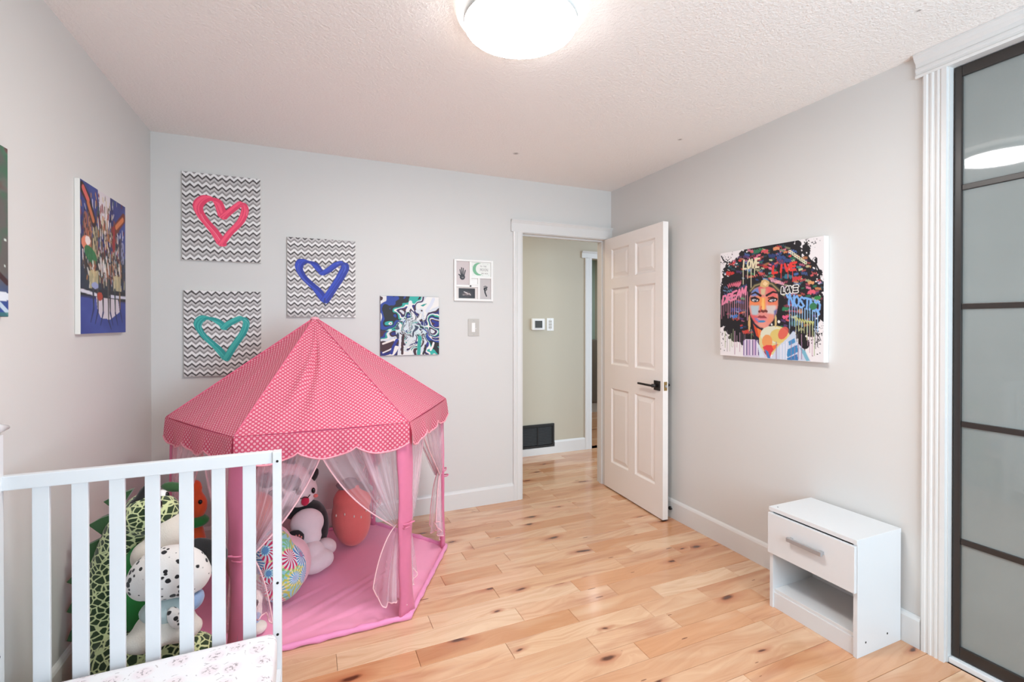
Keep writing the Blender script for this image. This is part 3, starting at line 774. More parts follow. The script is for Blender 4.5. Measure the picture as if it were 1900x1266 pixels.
def chevron(W, Hh, wm, hm, seed):
    P = Paint(W, Hh, (214, 209, 206)); r = np.random.RandomState(seed)
    zz = np.abs(((P.X*wm/.0405) % 1)-.5)*2*.019
    wob = .004*np.sin(P.X*6+seed)+.003*np.sin(P.Y*9+seed*2)
    ph = ((P.Y*hm+zz+wob+P.X*wm*.02+.017*seed) % .0535)/.0535
    P.put(np.clip(1-np.abs(ph-.10)/.13*1.0, 0, 1) > .15, (78, 72, 71))
    P.put((np.abs(ph-.36) < .12), (204, 198, 196)); P.put((np.abs(ph-.57) < .115), (150, 144, 142)); P.put((np.abs(ph-.83) < .145), (238, 234, 232))
    return P
def heart(P, col, dark, light, pts, w, seed):
    r = np.random.RandomState(seed)
    def cr(p, n=14):
        o_ = []
        for i in range(len(p)-1):
            p0, p1, p2, p3 = [np.array(p[max(0, min(len(p)-1, k))]) for k in (i-1, i, i+1, i+2)]
            for t in np.linspace(0, 1, n, endpoint=False):
                o_.append(tuple(.5*((2*p1)+(p2-p0)*t+(2*p0-5*p1+4*p2-p3)*t*t+(3*p1-p0-3*p2+p3)*t**3)))
        return o_+[tuple(p[-1])]
    for half, ww in zip(pts, w):
        q = cr(half)
        for k in range(7):
            o_ = (k-3)/3*ww[0]*.36; jit = r.rand(2)*.02
            qq = [(x+o_*(1 if half is pts[0] else 1)*.9+jit[0]*math.sin(i*.11), y-abs(o_)*.3+o_*.25+jit[1]*math.sin(i*.09+1)) for i, (x, y) in enumerate(q)]
            P.line(qq, ww[0]*.42, col if k % 3 else dark, 1.0, ww[1]*.42)
        for k in range(3):
            o_ = r.uniform(-.4, .4)*ww[0]
            m0 = r.randint(0, len(q)//2); m1 = m0+len(q)//3
            P.line([(x+o_, y+o_*.3) for x, y in q[m0:m1]], .006, light if k == 0 else dark, .6)

def canvas_back(name, x0, x1, z0, z1, P, label, thick=.018, cat='painting', group=None, side=None):
    e = empty(name, ((x0+x1)/2, YB, z0), label, cat, group)
    box('stretcher', (x0, YB-thick, z0), (x1, YB-.0005, z1), side or M_canvas_side, e, .0015)
    print_grid('print', P, (x0+.0012, YB-thick-.0006, z1-.0012), (x1-x0-.0024, 0, 0), (0, 0, -(z1-z0-.0024)), M_print, e)
    return e

P = chevron(180, 225, .405, .515, 1)
heart(P, (255, 92, 124), (236, 66, 104), (255, 190, 200), [[(.49, .80), (.40, .68), (.25, .52), (.21, .40), (.30, .30), (.42, .31), (.49, .44), (.515, .50)], [(.49, .80), (.58, .68), (.74, .53), (.80, .40), (.76, .32), (.68, .35), (.58, .43), (.515, .50)]], [(.125, .100), (.085, .095)], 3)
canvas_back('heart_canvas', -.676, -.270, 1.712, 2.228, P, 'grey chevron canvas with a hot pink painted heart, topmost on the wall', group='heart canvases on the back wall')
P = chevron(180, 225, .405, .51, 2)
heart(P, (66, 178, 168), (40, 150, 146), (150, 220, 214), [[(.53, .80), (.42, .68), (.25, .54), (.18, .42), (.25, .33), (.38, .34), (.48, .40), (.51, .45)], [(.53, .80), (.62, .66), (.76, .50), (.81, .40), (.76, .33), (.68, .33), (.58, .38), (.51, .45)]], [(.100, .085), (.085, .08)], 5)
canvas_back('heart_canvas', -.669, -.268, 1.028, 1.536, P, 'grey chevron canvas with a teal painted heart, partly behind the tent roof', group='heart canvases on the back wall')
P = chevron(180, 225, .405, .505, 3)
heart(P, (48, 72, 186), (34, 50, 150), (130, 150, 220), [[(.535, .79), (.42, .66), (.24, .52), (.17, .40), (.22, .31), (.36, .32), (.45, .40), (.50, .46)], [(.535, .79), (.66, .62), (.78, .48), (.85, .38), (.82, .31), (.70, .32), (.57, .41), (.50, .46)]], [(.125, .055), (.12, .055)], 7)
P.line([(.535, .76), (.54, .86)], .012, (40, 40, 80))
canvas_back('heart_canvas', -.123, .286, 1.382, 1.886, P, 'grey chevron canvas with a royal blue painted heart above the tent peak', group='heart canvases on the back wall')

# poured abstract in teal, navy, maroon and white
P = Paint(220, 220, (230, 226, 222)); X, Y = P.X, P.Y
dx, dy = X-.52, Y-.58; R_ = np.hypot(dx, dy); TH = np.arctan2(dy, dx)
wx, wy = fbm(X*3.2, Y*3.2, 11), fbm(X*3.2+9, Y*3.2+4, 23)
sw = np.exp(-(R_/.30)**2)
ang = TH+(wx-.5)*(.9+3.0*sw)+1.5*sw*np.sin(6*wy)
f = fbm(ang*1.5+20, R_*1.1+wy*1.0+2.5*sw*wx, 41, 2)
ff = (f*1.25+wx*.25) % 1.0
pal = [(232, 228, 224), (24, 150, 140), (26, 36, 132), (66, 24, 36), (226, 222, 220), (30, 60, 150), (16, 14, 22), (40, 170, 158), (236, 230, 222), (18, 24, 110), (60, 22, 34), (210, 214, 220)]
qn = np.floor(ff*len(pal)).astype(int) % len(pal)
P.a = np.array(pal)[qn]/255.0
lines = (np.abs((ff*len(pal)) % 1-.5) > .44); P.put(lines.astype(float)*(R_ < .33), (20, 18, 28), .75)
s2 = ((fbm(X*5+6*wx, Y*5+6*wy, 77, 2)*5) % 1); P.put(((s2 < .30) & (R_ < .27)).astype(float), (214, 226, 228), .9); P.put(((s2 > .86) & (R_ < .27)).astype(float), (30, 40, 70), .8)
r = np.random.RandomState(4)
for (a, b, c, d, wd, col) in ((.78, .24, .90, .04, .055, (214, 216, 226)), (.40, .90, .52, .72, .06, (214, 218, 218)), (.45, .24, .50, .10, .06, (226, 226, 226)), (.30, .97, .33, .66, .04, (222, 220, 224)), (.04, .80, .26, .72, .03, (238, 228, 220)), (.04, .90, .24, .80, .022, (60, 20, 26)), (.04, .95, .22, .86, .022, (230, 226, 222)), (.18, .96, .27, .74, .045, (28, 40, 140)), (.36, .97, .38, .66, .04, (60, 22, 28)), (.64, .98, .66, .70, .06, (36, 160, 146)), (.85, .92, .90, .80, .035, (240, 232, 228)), (.75, .92, .80, .80, .04, (26, 36, 132)), (.72, .98, .76, .84, .035, (30, 22, 26))):
    P.line([(a, b), ((a+c)/2+r.uniform(-.015, .015), (b+d)/2), (c, d)], wd, col)
canvas_back('abstract_canvas', .445, .850, 1.123, 1.530, P, 'square abstract poured painting in teal, navy, maroon and white', .016, side=plain('abstract_edge', rgb(120, 120, 130), .7))

# photo collage frame
fr = empty('collage_frame', (1.107, YB, 1.505), 'white collage frame with handprint, moon, footprint and scan pictures', 'picture frame')
fx0, fx1, fz0, fz1 = .960, 1.258, 1.506, 1.806
box('backing', (fx0+.004, YB-.008, fz0+.004), (fx1-.004, YB-.0005, fz1-.004), M_plastic, fr)
fw = lambda u: fx0+u*(fx1-fx0); fz = lambda v: fz1-v*(fz1-fz0)
for n_, (u0, v0, u1, v1) in {'border_bar': (0, 0, .055, 1), 'border_bar.': (.945, 0, 1, 1), 'border_bar..': (.055, 0, .945, .045), 'border_bar...': (.055, .95, .945, 1),
                             'divider_bar': (.385, .045, .435, .66), 'divider_bar.': (.055, .615, .60, .665), 'divider_bar..': (.60, .44, .655, .95), 'divider_bar...': (.435, .40, .945, .445), 'divider_bar....': (.435, .58, .60, .615)}.items():
    box(n_.rstrip('.'), (fw(u0), YB-.020, fz(v1)), (fw(u1), YB-.004, fz(v0)), M_plastic, fr, .0015)
def photo(P, u0, v0, u1, v1, y, nm):
    print_grid(nm, P, (fw(u0), y, fz(v0)), (fw(u1)-fw(u0), 0, 0), (0, 0, fz(v1)-fz(v0)), M_photo, fr)
P = Paint(60, 90, (206, 192, 190))
for i, (x, y) in enumerate(((.30, .36), (.42, .28), (.55, .30), (.70, .38))): P.line([(.5+(x-.5)*.55, .58), (x, y)], .075, (34, 32, 34))
P.line([(.36, .62), (.22, .56)], .075, (34, 32, 34)); P.ell(.48, .66, .2, .12, (36, 34, 36)); P.ell(.50, .68, .08, .03, (120, 112, 110))
photo(P, .055, .045, .385, .615, YB-.0095, 'handprint_picture')
P = Paint(120, 84, (232, 232, 226))
P.ell(.38, .48, .30, .43, (120, 178, 140)); P.ell(.50, .46, .26, .37, (232, 232, 226))
text(P, 'TO THE', .46, .24, .045, .09, .010, (150, 146, 142)); text(P, 'MOON', .46, .42, .085, .19, .014, (150, 146, 144)); text(P, 'AND BACK', .52, .72, .036, .08, .009, (160, 156, 152))
for x, y in ((.06, .3), (.1, .6), (.14, .8), (.6, .1), (.85, .14), (.58, .9), (.9, .86)): P.ell(x, y, .012, .017, (120, 170, 140))
photo(P, .435, .045, .945, .40, YB-.0095, 'moon_picture')
P = Paint(76, 50, (34, 22, 24)); n_ = fbm(P.X*7, P.Y*5, 5)
P.put(np.clip(1-np.hypot((P.X-.5)/.42, (P.Y-.58)/.34), 0, 1)*n_*1.3, (150, 130, 126)); P.line([(.33, .36), (.52, .48)], .05, (226, 214, 210)); P.line([(.52, .58), (.66, .54), (.72, .66)], .06, (190, 176, 170)); P.ell(.30, .66, .07, .09, (140, 126, 122), .8)
Q = Paint(100, 60, (222, 212, 206)); Q.a[6:56, 12:88] = P.a
photo(Q, .055, .665, .60, .95, YB-.0095, 'scan_picture')
P = Paint(56, 90, (196, 188, 186))
P.line([(.46, .52), (.50, .68), (.62, .84)], .13, (26, 24, 26), 1, .10); P.ell(.52, .50, .16, .09, (30, 28, 30)); P.ell(.56, .52, .06, .05, (110, 104, 104))
for i, (x, y, q) in enumerate(((.66, .41, .05), (.57, .375, .035), (.50, .37, .03), (.43, .38, .028), (.37, .405, .025))): P.ell(x, y, q*1.1, q*.75, (28, 26, 28))
photo(P, .655, .445, .945, .95, YB-.0095, 'footprint_picture')

# left wall: night city street canvas and the edge of a second one
P = Paint(130, 170, (38, 44, 96)); r = np.random.RandomState(12); X, Y = P.X, P.Y
P.put(np.clip(fbm(X*4, Y*3, 3)*1.5-.4, 0, 1)*(Y < .6), (70, 92, 170), .8)
P.put((Y > .42)*(Y < .72)*np.clip(1.3-fbm(X*6, Y*2, 9), 0, 1), (30, 44, 44), .8)
P.poly([(.34, 0), (.62, 0), (.58, .22), (.52, .30), (.42, .28)], (214, 206, 210)); 
for i in range(620):
    y = abs(r.normal(.38, .17)); x = .5+r.normal(0, .26)
    if y > .70: continue
    c = [(206, 190, 150), (150, 62, 40), (230, 224, 220), (20, 22, 26), (96, 78, 50), (60, 84, 70), (176, 120, 70), (120, 40, 36), (210, 206, 214)][r.randint(9)]
    L_ = r.uniform(.012, .06); P.line([(x, y), (x+r.normal(0, .008), y+L_)], r.uniform(.008, .026), c, .85)
for x, y0, y1, c in ((.10, .22, .40, (150, 90, 70)), (.18, .20, .42, (170, 110, 76)), (.27, .24, .50, (190, 176, 136)), (.30, .28, .46, (150, 140, 110)), (.86, .30, .42, (70, 60, 80)), (.92, .32, .44, (150, 150, 180))):
    P.line([(x, y0), (x, y1)], .07, c, .9)
    for k in range(6): P.line([(x-.02+.02*(k % 3), y0+.03*k), (x-.02+.02*(k % 3), y0+.03*k+.016)], .016, (30, 28, 34))
P.line([(.04, .05), (.14, .10), (.26, .24)], .10, (46, 30, 28)); P.line([(.06, .05), (.15, .11)], .055, (206, 96, 90)); P.line([(.15, .13), (.25, .23)], .05, (190, 110, 70))
P.line([(.70, .24), (.95, .10)], .10, (110, 50, 36)); P.line([(.76, .20), (.93, .115)], .05, (206, 120, 70)); P.line([(.70, .22), (.70, .38)], .05, (150, 40, 40))
P.ell(.10, .40, .08, .045, (220, 130, 100)); P.ell(.14, .38, .05, .03, (236, 220, 214)); P.ell(.20, .47, .13, .05, (34, 110, 60), .9, .25)
for i in range(60): x = r.uniform(.06, .95); P.line([(x, .50+r.uniform(-.03, .08)), (x+.02, .54+r.uniform(0, .06))], .03, [(226, 222, 214), (40, 36, 36), (150, 90, 60)][r.randint(3)], .8)
for x in (.22, .30, .74, .82): P.poly([(x-.06, .58), (x+.05, .56), (x+.05, .68), (x-.05, .70)], (200, 186, 140), .8)
P.poly([(0, .70), (1, .68), (1, .76), (0, .745)], (24, 26, 36)); P.line([(.0, .715), (.35, .735)], .03, (214, 214, 224)); P.line([(.6, .73), (1, .725)], .03, (206, 206, 220))
P.poly([(0, .76), (1, .77), (1, 1), (0, 1)], (48, 60, 134)); P.put((Y > .76)*np.clip(fbm(X*3, Y*6, 31)*1.3-.35, 0, 1), (92, 110, 190), .6)
P.poly([(.30, .75), (.80, .75), (.84, .84), (.60, .90), (.40, .89), (.33, .84)], (216, 206, 210), .95)
for x, h0, h1, c in ((.24, .68, .82, (40, 44, 60)), (.33, .68, .83, (60, 56, 60)), (.44, .66, .84, (30, 30, 40)), (.56, .62, .90, (70, 66, 64)), (.60, .64, .84, (30, 30, 36)), (.72, .68, .84, (40, 56, 60)), (.84, .70, .82, (120, 92, 60))):
    P.line([(x, h0), (x+.01, h1)], .04, c, .95, .02); P.line([(x+.01, h1+.01), (x-.05+.12*(x > .5), min(.97, h1+.10))], .03, (34, 40, 86), .9, .012)
P.ell(.38, .74, .06, .03, (170, 62, 40)); P.ell(.28, .67, .07, .022, (150, 160, 200))
e = empty('city_canvas', (XL, 2.64, 1.29), 'tall night city street painting in blue and orange on the left wall', 'painting')
box('stretcher', (XL+.0005, 2.345, 1.296), (XL+.018, 2.838, 1.900), M_canvas_side, e, .0015)
print_grid('print', P, (XL+.0186, 2.3462, 1.8988), (0, .4906, 0), (0, 0, -.6016), M_print, e)
P = Paint(90, 150, (96, 92, 88)); X, Y = P.X, P.Y
n1, n2 = fbm(X*5, Y*7, 51), fbm(X*6, Y*9, 61)
P.put(np.clip(n1*4-1.9, 0, 1), (50, 110, 76), .9); P.put(np.clip(n2*4-2.2, 0, 1), (130, 124, 120), .8); P.put(np.clip(n2*5-3.2, 0, 1)*(Y < .5), (90, 40, 40), .9)
P.put(np.clip((Y-.74)*5, 0, 1), (28, 66, 150), .9); P.ell(.93, .88, .08, .03, (222, 228, 236)); P.line([(.8, .70), (.99, .80)], .05, (60, 30, 34)); P.line([(.90, .92), (1, .98)], .04, (190, 210, 226)); P.put((Y > .97), (50, 120, 110), .8)
for i in range(26): P.ell(*np.random.RandomState(i).rand(2), .008, .006, (214, 224, 214))
e = empty('dark_canvas', (XL, 1.65, 1.36), 'dark grey-green abstract painting cut off by the left picture edge', 'painting')
box('stretcher', (XL+.0005, 1.37, 1.356), (XL+.018, 1.866, 1.849), plain('dark_canvas_edge', rgb(60, 62, 66), .7), e, .0015)
print_grid('print', P, (XL+.0186, 1.3712, 1.8478), (0, .4936, 0), (0, 0, -.4906), M_print, e)

# graffiti portrait on the right wall
def cm(x, y):
    s = (x-105)/905.0; top, bot = 225-145*s, 1135+60*s
    k = 1.225*s/(1-s) if s < .999 else 1e3
    return (k/(1+k) if s < .999 else 1.0, (y-top)/(bot-top))
def cp(*pts): return [cm(*p) for p in pts]
P = Paint(270, 266, (232, 226, 226)); r = np.random.RandomState(21)
def splat(n, cx, cy, sx, sy, smin, smax, col=(22, 20, 26)):
    for i in range(n):
        u, v = cm(r.normal(cx, sx), r.normal(cy, sy)); q = r.uniform(smin, smax)*r.uniform(.3, 1)
        P.ell(u, v, q, q*r.uniform(.7, 1.3), col)
BK = (20, 18, 24)
afro = cp((108, 500), (150, 400), (210, 320), (300, 215), (420, 160), (560, 140), (700, 128), (800, 170), (860, 230), (925, 330), (975, 430), (1000, 560), (1004, 700), (975, 830), (900, 930), (800, 985), (640, 990), (420, 1010), (300, 1000), (215, 960), (150, 880), (108, 800))
P.poly(afro, BK)
for i in range(150):
    k = r.randint(len(afro)); a, b = afro[k], afro[(k+1) % len(afro)]; t_ = r.rand(); x, y = a[0]+(b[0]-a[0])*t_, a[1]+(b[1]-a[1])*t_
    q = abs(r.normal(0, .02))+.006; P.ell(x+r.normal(0, .02), y+r.normal(0, .02), q, q*r.uniform(.5, 1.4), BK, 1, r.rand()*3)
for i in range(60):
    k = r.randint(6, 14) if i % 2 else r.randint(0, 4); a = afro[k]; P.ell(a[0]+r.normal(0, .03), a[1]+r.normal(0, .03), r.uniform(.004, .016), r.uniform(.003, .009), (230, 224, 224), 1, r.rand()*3)
for c in (((880, 330), (930, 420), (990, 480), (1005, 560)), ((850, 260), (940, 330), (985, 420)), ((115, 250), (135, 290), (170, 310))): P.line(cp(*c), .012, BK)
splat(70, 150, 290, 40, 40, .002, .007); splat(60, 860, 130, 55, 30, .002, .008); splat(45, 140, 950, 30, 90, .002, .008); splat(50, 930, 1000, 40, 60, .002, .009); splat(25, 985, 860, 20, 60, .002, .008)
P.line(cp((960, 790), (1008, 830)), .012, BK); P.line(cp((900, 870), (960, 960)), .008, BK); P.line(cp((920, 850), (985, 1000)), .005, BK)
cols = [(214, 62, 62), (232, 120, 150), (70, 100, 160), (44, 110, 80), (60, 140, 90), (206, 130, 80), (196, 196, 150), (40, 60, 110), (150, 60, 80), (210, 90, 90), (120, 150, 190), (90, 60, 110), (30, 80, 90)]
def inface(x, y): return (330 < x < 640 and 500 < y < 900)
for i in range(430):                               # scribbled graffiti in the hair
    x, y = r.uniform(125, 985), r.uniform(165, 960)
    if inface(x, y) or math.hypot((x-560)/450, (y-570)/430) > .98: continue
    c = cols[r.randint(len(cols))]; s_ = r.uniform(10, 26); n_ = r.randint(6, 12); d_ = r.uniform(.15, .35)*(1 if r.rand() < .5 else -1)
    pts = [(x+s_*(k/n_*2.4-1.2), y+s_*(.55 if k % 2 else -.45)*r.uniform(.4, 1)+d_*s_*(k/n_*2-1)) for k in range(n_)]
    P.line(cp(*pts), r.uniform(.0045, .010), c, r.uniform(.55, .95))
for (x, y, s_, c) in ((195, 400, 34, (196, 52, 48)), (560, 245, 30, (40, 60, 110)), (640, 265, 34, (52, 74, 130)), (700, 290, 28, (48, 70, 120)), (710, 430, 32, (44, 110, 130)), (780, 450, 34, (196, 56, 60)), (500, 210, 26, (206, 80, 90)), (600, 185, 26, (216, 140, 100)), (900, 490, 22, (214, 150, 100)), (905, 570, 26, (220, 90, 110)), (960, 620, 24, (50, 130, 70)), (250, 730, 40, (40, 70, 130)), (230, 790, 30, (70, 120, 190)), (330, 920, 26, (190, 60, 50)), (680, 720, 24, (40, 120, 80)), (680, 790, 22, (220, 90, 130)), (430, 210, 28, (50, 110, 80)), (260, 500, 30, (206, 110, 130))):
    for k in range(7):
        x0, y0 = x+s_*(k/3.5-1), y+s_*r.uniform(-.35, .1); P.line(cp((x0, y0), (x0+s_*r.uniform(-.2, .35), y0+s_*r.uniform(.4, .8)), (x0+s_*r.uniform(.1, .4), y0+s_*r.uniform(-.3, .3))), .012, c)
def drip(x, y0, y1, w_, c):
    u, v = cm(x, y0); u2, v2 = cm(x, y1); P.line([(u, v), (u, v2)], w_, c)
def ctext(s_, x, y, wch, h, lw, c, slope=0, shear=.15, gap=1.15, outline=None):
    for i, ch in enumerate(s_):
        for st in FONT[ch]:
            q = cp(*[(x+(i*gap+a+shear*(1-b))*wch, y+b*h+slope*(i*gap+a)*wch) for a, b in st])
            if outline: P.line(q, lw*1.9, outline)
            P.line(q, lw, c)
CR = (226, 214, 178)
ctext('LOVE', 305, 290, 32, 76, .017, CR, -.12, .2)
for x, y0, y1 in ((308, 370, 500), (347, 350, 450), (378, 340, 560), (408, 360, 425)): drip(x, y0, y1, .008, CR)
ctext('LIVE', 560, 345, 50, 62, .020, (222, 56, 52), -.16, .15, 1.05)
for x in (575, 640, 700, 740): drip(x, 390, 450, .007, (222, 56, 52))
PKC = (226, 128, 158)
ctext('DREAM', 118, 610, 42, 72, .019, PKC, -.42, .25, 1.0)
for i in range(13): x = 118+i*19; drip(x, 640-i*6, 720+r.randint(0, 130), .006, (206, 140, 160))
LBC = (120, 170, 226)
ctext('NOSTNO', 705, 590, 46, 92, .016, LBC, .26, .12, .98)
P.line(cp((690, 600), (700, 620)), .018, LBC); P.line(cp((955, 735), (970, 770)), .016, LBC); P.ell(*cm(918, 700), .03, .028, (50, 120, 80))
for i in range(12): x = 715+i*22; drip(x, 680+i*6, 800+r.randint(0, 170), .007, (150, 190, 226))
ctext('LOVE', 645, 535, 32, 46, .016, (30, 26, 30), -.1, .1, 1.1, (236, 232, 226))
for k in range(9): P.line(cp((545+k*13, 445+k*5), (555+k*13, 480+k*4), (562+k*13, 450+k*5)), .006, (236, 170, 190))
for k in range(10): x, y = 715+k*15, 215+k*11; P.line(cp((x-8, y-8), (x+8, y-10), (x+10, y+10), (x-6, y+12), (x-8, y-8)), .006, (226, 224, 190))
for k in range(7): P.line(cp((170+k*17, 505-k*4), (180+k*17, 530-k*5), (186+k*17, 495-k*4)), .008, (214, 100, 120))
for k in range(7): P.line(cp((760+k*24, 800+k*6), (772+k*24, 830+k*6), (778+k*24, 800+k*6)), .008, (190, 190, 110)); drip(770+k*24, 830, 930+r.randint(0, 90), .006, (190, 196, 140))
# long drips below the hair
for i in range(46):
    x = 150+i*18+r.randint(-5, 6)
    if 400 < x < 700: continue
    drip(x, 900+r.randint(0, 60), 1040+r.randint(0, 100), r.uniform(.003, .007), [BK, (120, 110, 120), (170, 180, 140), (190, 150, 170)][r.randint(4)])
# neck, hand and shirt
P.poly(cp((390, 830), (560, 850), (590, 900), (500, 960), (470, 1010), (520, 1160), (440, 1120), (400, 960)), (26, 26, 44)); P.poly(cp((395, 850), (430, 890), (455, 985), (425, 960)), (206, 70, 40)); P.poly(cp((430, 890), (470, 910), (468, 980), (450, 985)), (230, 120, 60))
P.poly(cp((310, 1010), (330, 990), (415, 995), (470, 1060), (525, 1160), (310, 1146)), (206, 196, 212))
for i in range(11): drip(315+i*13, 1000, 1130, .009, [(120, 80, 150), (230, 220, 232), (90, 70, 120), (196, 150, 190)][i % 4])
P.poly(cp((432, 1010), (470, 1080), (500, 1150), (455, 1150)), (206, 220, 230))
P.ell(*cm(582, 1000), .150, .125, (214, 200, 140), 1, -.2); P.ell(*cm(560, 950), .11, .075, (216, 214, 190), 1); P.ell(*cm(620, 960), .08, .06, (216, 190, 110), 1); P.ell(*cm(520, 1010), .05, .06, (226, 150, 90), 1); P.ell(*cm(660, 935), .04, .06, (216, 90, 80), .9, .6)
P.poly(cp((480, 1060), (520, 1040), (600, 1050), (560, 1110), (545, 1160), (525, 1160)), (214, 60, 66)); P.poly(cp((500, 1080), (530, 1100), (550, 1160), (525, 1160)), (60, 120, 180)); P.poly(cp((560, 1050), (620, 1030), (580, 1090)), (232, 110, 60))
P.poly(cp((545, 1165), (620, 1050), (700, 975), (745, 918), (768, 930), (775, 1010), (850, 1090), (900, 1185)), (198, 206, 222)); P.poly(cp((690, 1130), (700, 1080), (780, 1040), (790, 1100), (700, 1150)), (58, 132, 184)); P.poly(cp((705, 1010), (760, 980), (765, 1020), (712, 1045)), (70, 140, 190)); P.poly(cp((690, 1160), (780, 1120), (790, 1175), (700, 1175)), (50, 120, 176)); P.poly(cp((800, 1060), (850, 1090), (890, 1180), (860, 1180)), (120, 176, 196))
for x in (600, 640, 665, 690, 730, 760, 790, 820): drip(x, 1010+r.randint(0, 60), 1165, .006, [(236, 230, 236), (150, 120, 150), (226, 226, 200)][r.randint(3)])
# face
face = cp((378, 575), (400, 540), (450, 520), (520, 515), (585, 540), (615, 590), (618, 680), (605, 760), (575, 825), (525, 880), (490, 895), (450, 885), (410, 850), (375, 790), (356, 700), (362, 620))
P.poly(face, (222, 140, 130))
for pts, c in ((((385, 560), (440, 530), (450, 600), (380, 610)), (90, 130, 200)), (((440, 525), (520, 520), (505, 600), (460, 610)), (214, 80, 90)), (((460, 540), (510, 535), (500, 600), (465, 600)), (206, 196, 150)), (((520, 520), (590, 550), (605, 620), (520, 600)), (222, 96, 96)), (((370, 620), (470, 610), (450, 690), (360, 690)), (232, 130, 80)), (((510, 610), (612, 615), (610, 690), (530, 690)), (226, 120, 84)),
               (((455, 620), (505, 620), (505, 720), (455, 720)), (236, 150, 70)), (((475, 620), (492, 620), (495, 730), (472, 730)), (240, 196, 110)), (((372, 690), (450, 690), (440, 770), (390, 790)), (170, 196, 206)), (((510, 690), (600, 690), (585, 770), (520, 760)), (206, 200, 196)), (((365, 770), (430, 780), (440, 850), (405, 840)), (222, 84, 86)), (((540, 770), (590, 780), (560, 840), (520, 840)), (226, 140, 110)), (((580, 740), (608, 720), (585, 810)), (70, 90, 160)), (((440, 840), (520, 840), (500, 890), (460, 890)), (226, 150, 130)), (((400, 800), (440, 800), (450, 850)), (120, 130, 190))):
    P.poly(cp(*pts), c, .88)
fm_ = Paint(P.W, P.H, (0, 0, 0)); fm_.poly(face, (255, 255, 255)); fm_ = fm_.a
bl = P.a.copy()
for k_ in range(5): bl = (bl+np.roll(bl, 1, 0)+np.roll(bl, -1, 0)+np.roll(bl, 1, 1)+np.roll(bl, -1, 1))/5
P.a = P.a*(1-fm_)+bl*fm_
for ex, sgn in ((412, 1), (568, -1)):
    P.ell(*cm(ex, 642), .046, .020, (40, 22, 24), 1, .12*sgn); P.ell(*cm(ex, 645), .032, .011, (206, 200, 200), 1, .1*sgn); P.ell(*cm(ex+4, 644), .013, .014, (50, 60, 80)); P.ell(*cm(ex+2, 641), .004, .004, (250, 250, 250))
    P.line(cp((ex-38*1, 625), (ex, 616), (ex+36, 636)), .010, (40, 20, 22))
P.line(cp((378, 592), (415, 574), (462, 604)), .012, (44, 24, 24), 1, .020); P.line(cp((606, 580), (570, 570), (515, 602)), .012, (44, 24, 24), 1, .020)
P.line(cp((450, 745), (470, 738), (485, 746), (505, 738), (515, 744)), .020, (110, 52, 44)); P.line(cp((468, 700), (460, 740)), .012, (206, 90, 80), .8)
P.poly(cp((425, 797), (455, 778), (474, 784), (492, 778), (520, 802), (474, 806)), (150, 60, 66)); P.poly(cp((430, 802), (474, 806), (516, 804), (490, 826), (455, 826)), (224, 130, 136)); P.ell(*cm(472, 832), .038, .010, (60, 130, 180))
P.line(cp((372, 560), (410, 515), (480, 492), (560, 500), (622, 560)), .030, (70, 70, 54)); P.line(cp((372, 560), (410, 515), (480, 492), (560, 500), (622, 560)), .012, (150, 130, 90)); P.poly(cp((455, 520), (470, 470), (500, 458), (540, 480), (530, 522), (495, 536)), (206, 166, 110)); P.poly(cp((478, 500), (500, 475), (525, 495), (505, 520)), (232, 200, 150))
P.ell(*cm(363, 850), .012, .075, (206, 166, 110)); P.ell(*cm(594, 830), .010, .055, (206, 176, 120)); P.ell(*cm(622, 835), .012, .014, (230, 226, 220)); P.ell(*cm(560, 860), .008, .010, (230, 226, 220))
e = empty('portrait_canvas', (XR, 1.83, 1.15), 'graffiti portrait of a woman with a huge colourful afro, on the right wall', 'painting')
box('stretcher', (XR-.036, 1.510, 1.150), (XR-.0005, 2.136, 1.762), plain('portrait_edge', rgb(232, 230, 230), .7), e, .0015)
print_grid('print', P, (XR-.0366, 2.1348, 1.7608), (0, -.6236, 0), (0, 0, -.6096), M_print, e)

# ================================================================== NIGHTSTAND
ns = empty('nightstand', (2.15, 1.388, 0), 'small white nightstand with one drawer and an open shelf', 'nightstand')
nx0, nx1, ny0, ny1, nh = 2.004, 2.297, 1.193, 1.584, .474
box('top', (nx0-.002, ny0-.001, nh-.018), (nx1, ny1+.001, nh), M_white, ns, .001)
for y0, y1 in ((ny0, ny0+.016), (ny1-.016, ny1)): box('side_panel', (nx0+.004, y0, 0), (nx1, y1, nh-.018), M_white, ns, .0008)
box('shelf', (nx0+.016, ny0+.016, .072), (nx1-.004, ny1-.016, .088), M_white, ns, .0008)
box('plinth', (nx0+.012, ny0+.016, 0), (nx0+.027, ny1-.016, .072), M_white, ns, .0008)
box('back_panel', (nx1-.006, ny0+.016, .10), (nx1-.002, ny1-.016, nh-.02), M_white, ns)
box('back_lip', (nx1-.012, ny0+.016, .0885), (nx1-.006, ny1-.016, .104), M_white, ns, .001)
dr = box('drawer_front', (nx0-.013, ny0+.002, .262), (nx0+.003, ny1-.002, .449), M_white, ns, .0012)
box('drawer_box', (nx0+.004, ny0+.022, .278), (nx1-.02, ny1-.022, .43), M_white, ns)
hb = box('handle_bar', (nx0-.040, 1.312, .362), (nx0-.028, 1.470, .380), M_steel, dr, .002); hb['label'] = 'brushed metal bar handle'
for y in (1.322, 1.460): box('handle_foot', (nx0-.032, y-.006, .364), (nx0-.0128, y+.006, .378), M_steel, dr, .001)
for x, z in ((2.062, .052), (2.205, .052)): cyl('screw_hole', (x, ny0+.0004, z), (0, 1, 0), .0042, .002, M_dark, ns, 12)
cyl('screw_hole', (2.03, 1.56, nh), (0, 0, 1), .003, .001, M_dark, ns, 10)

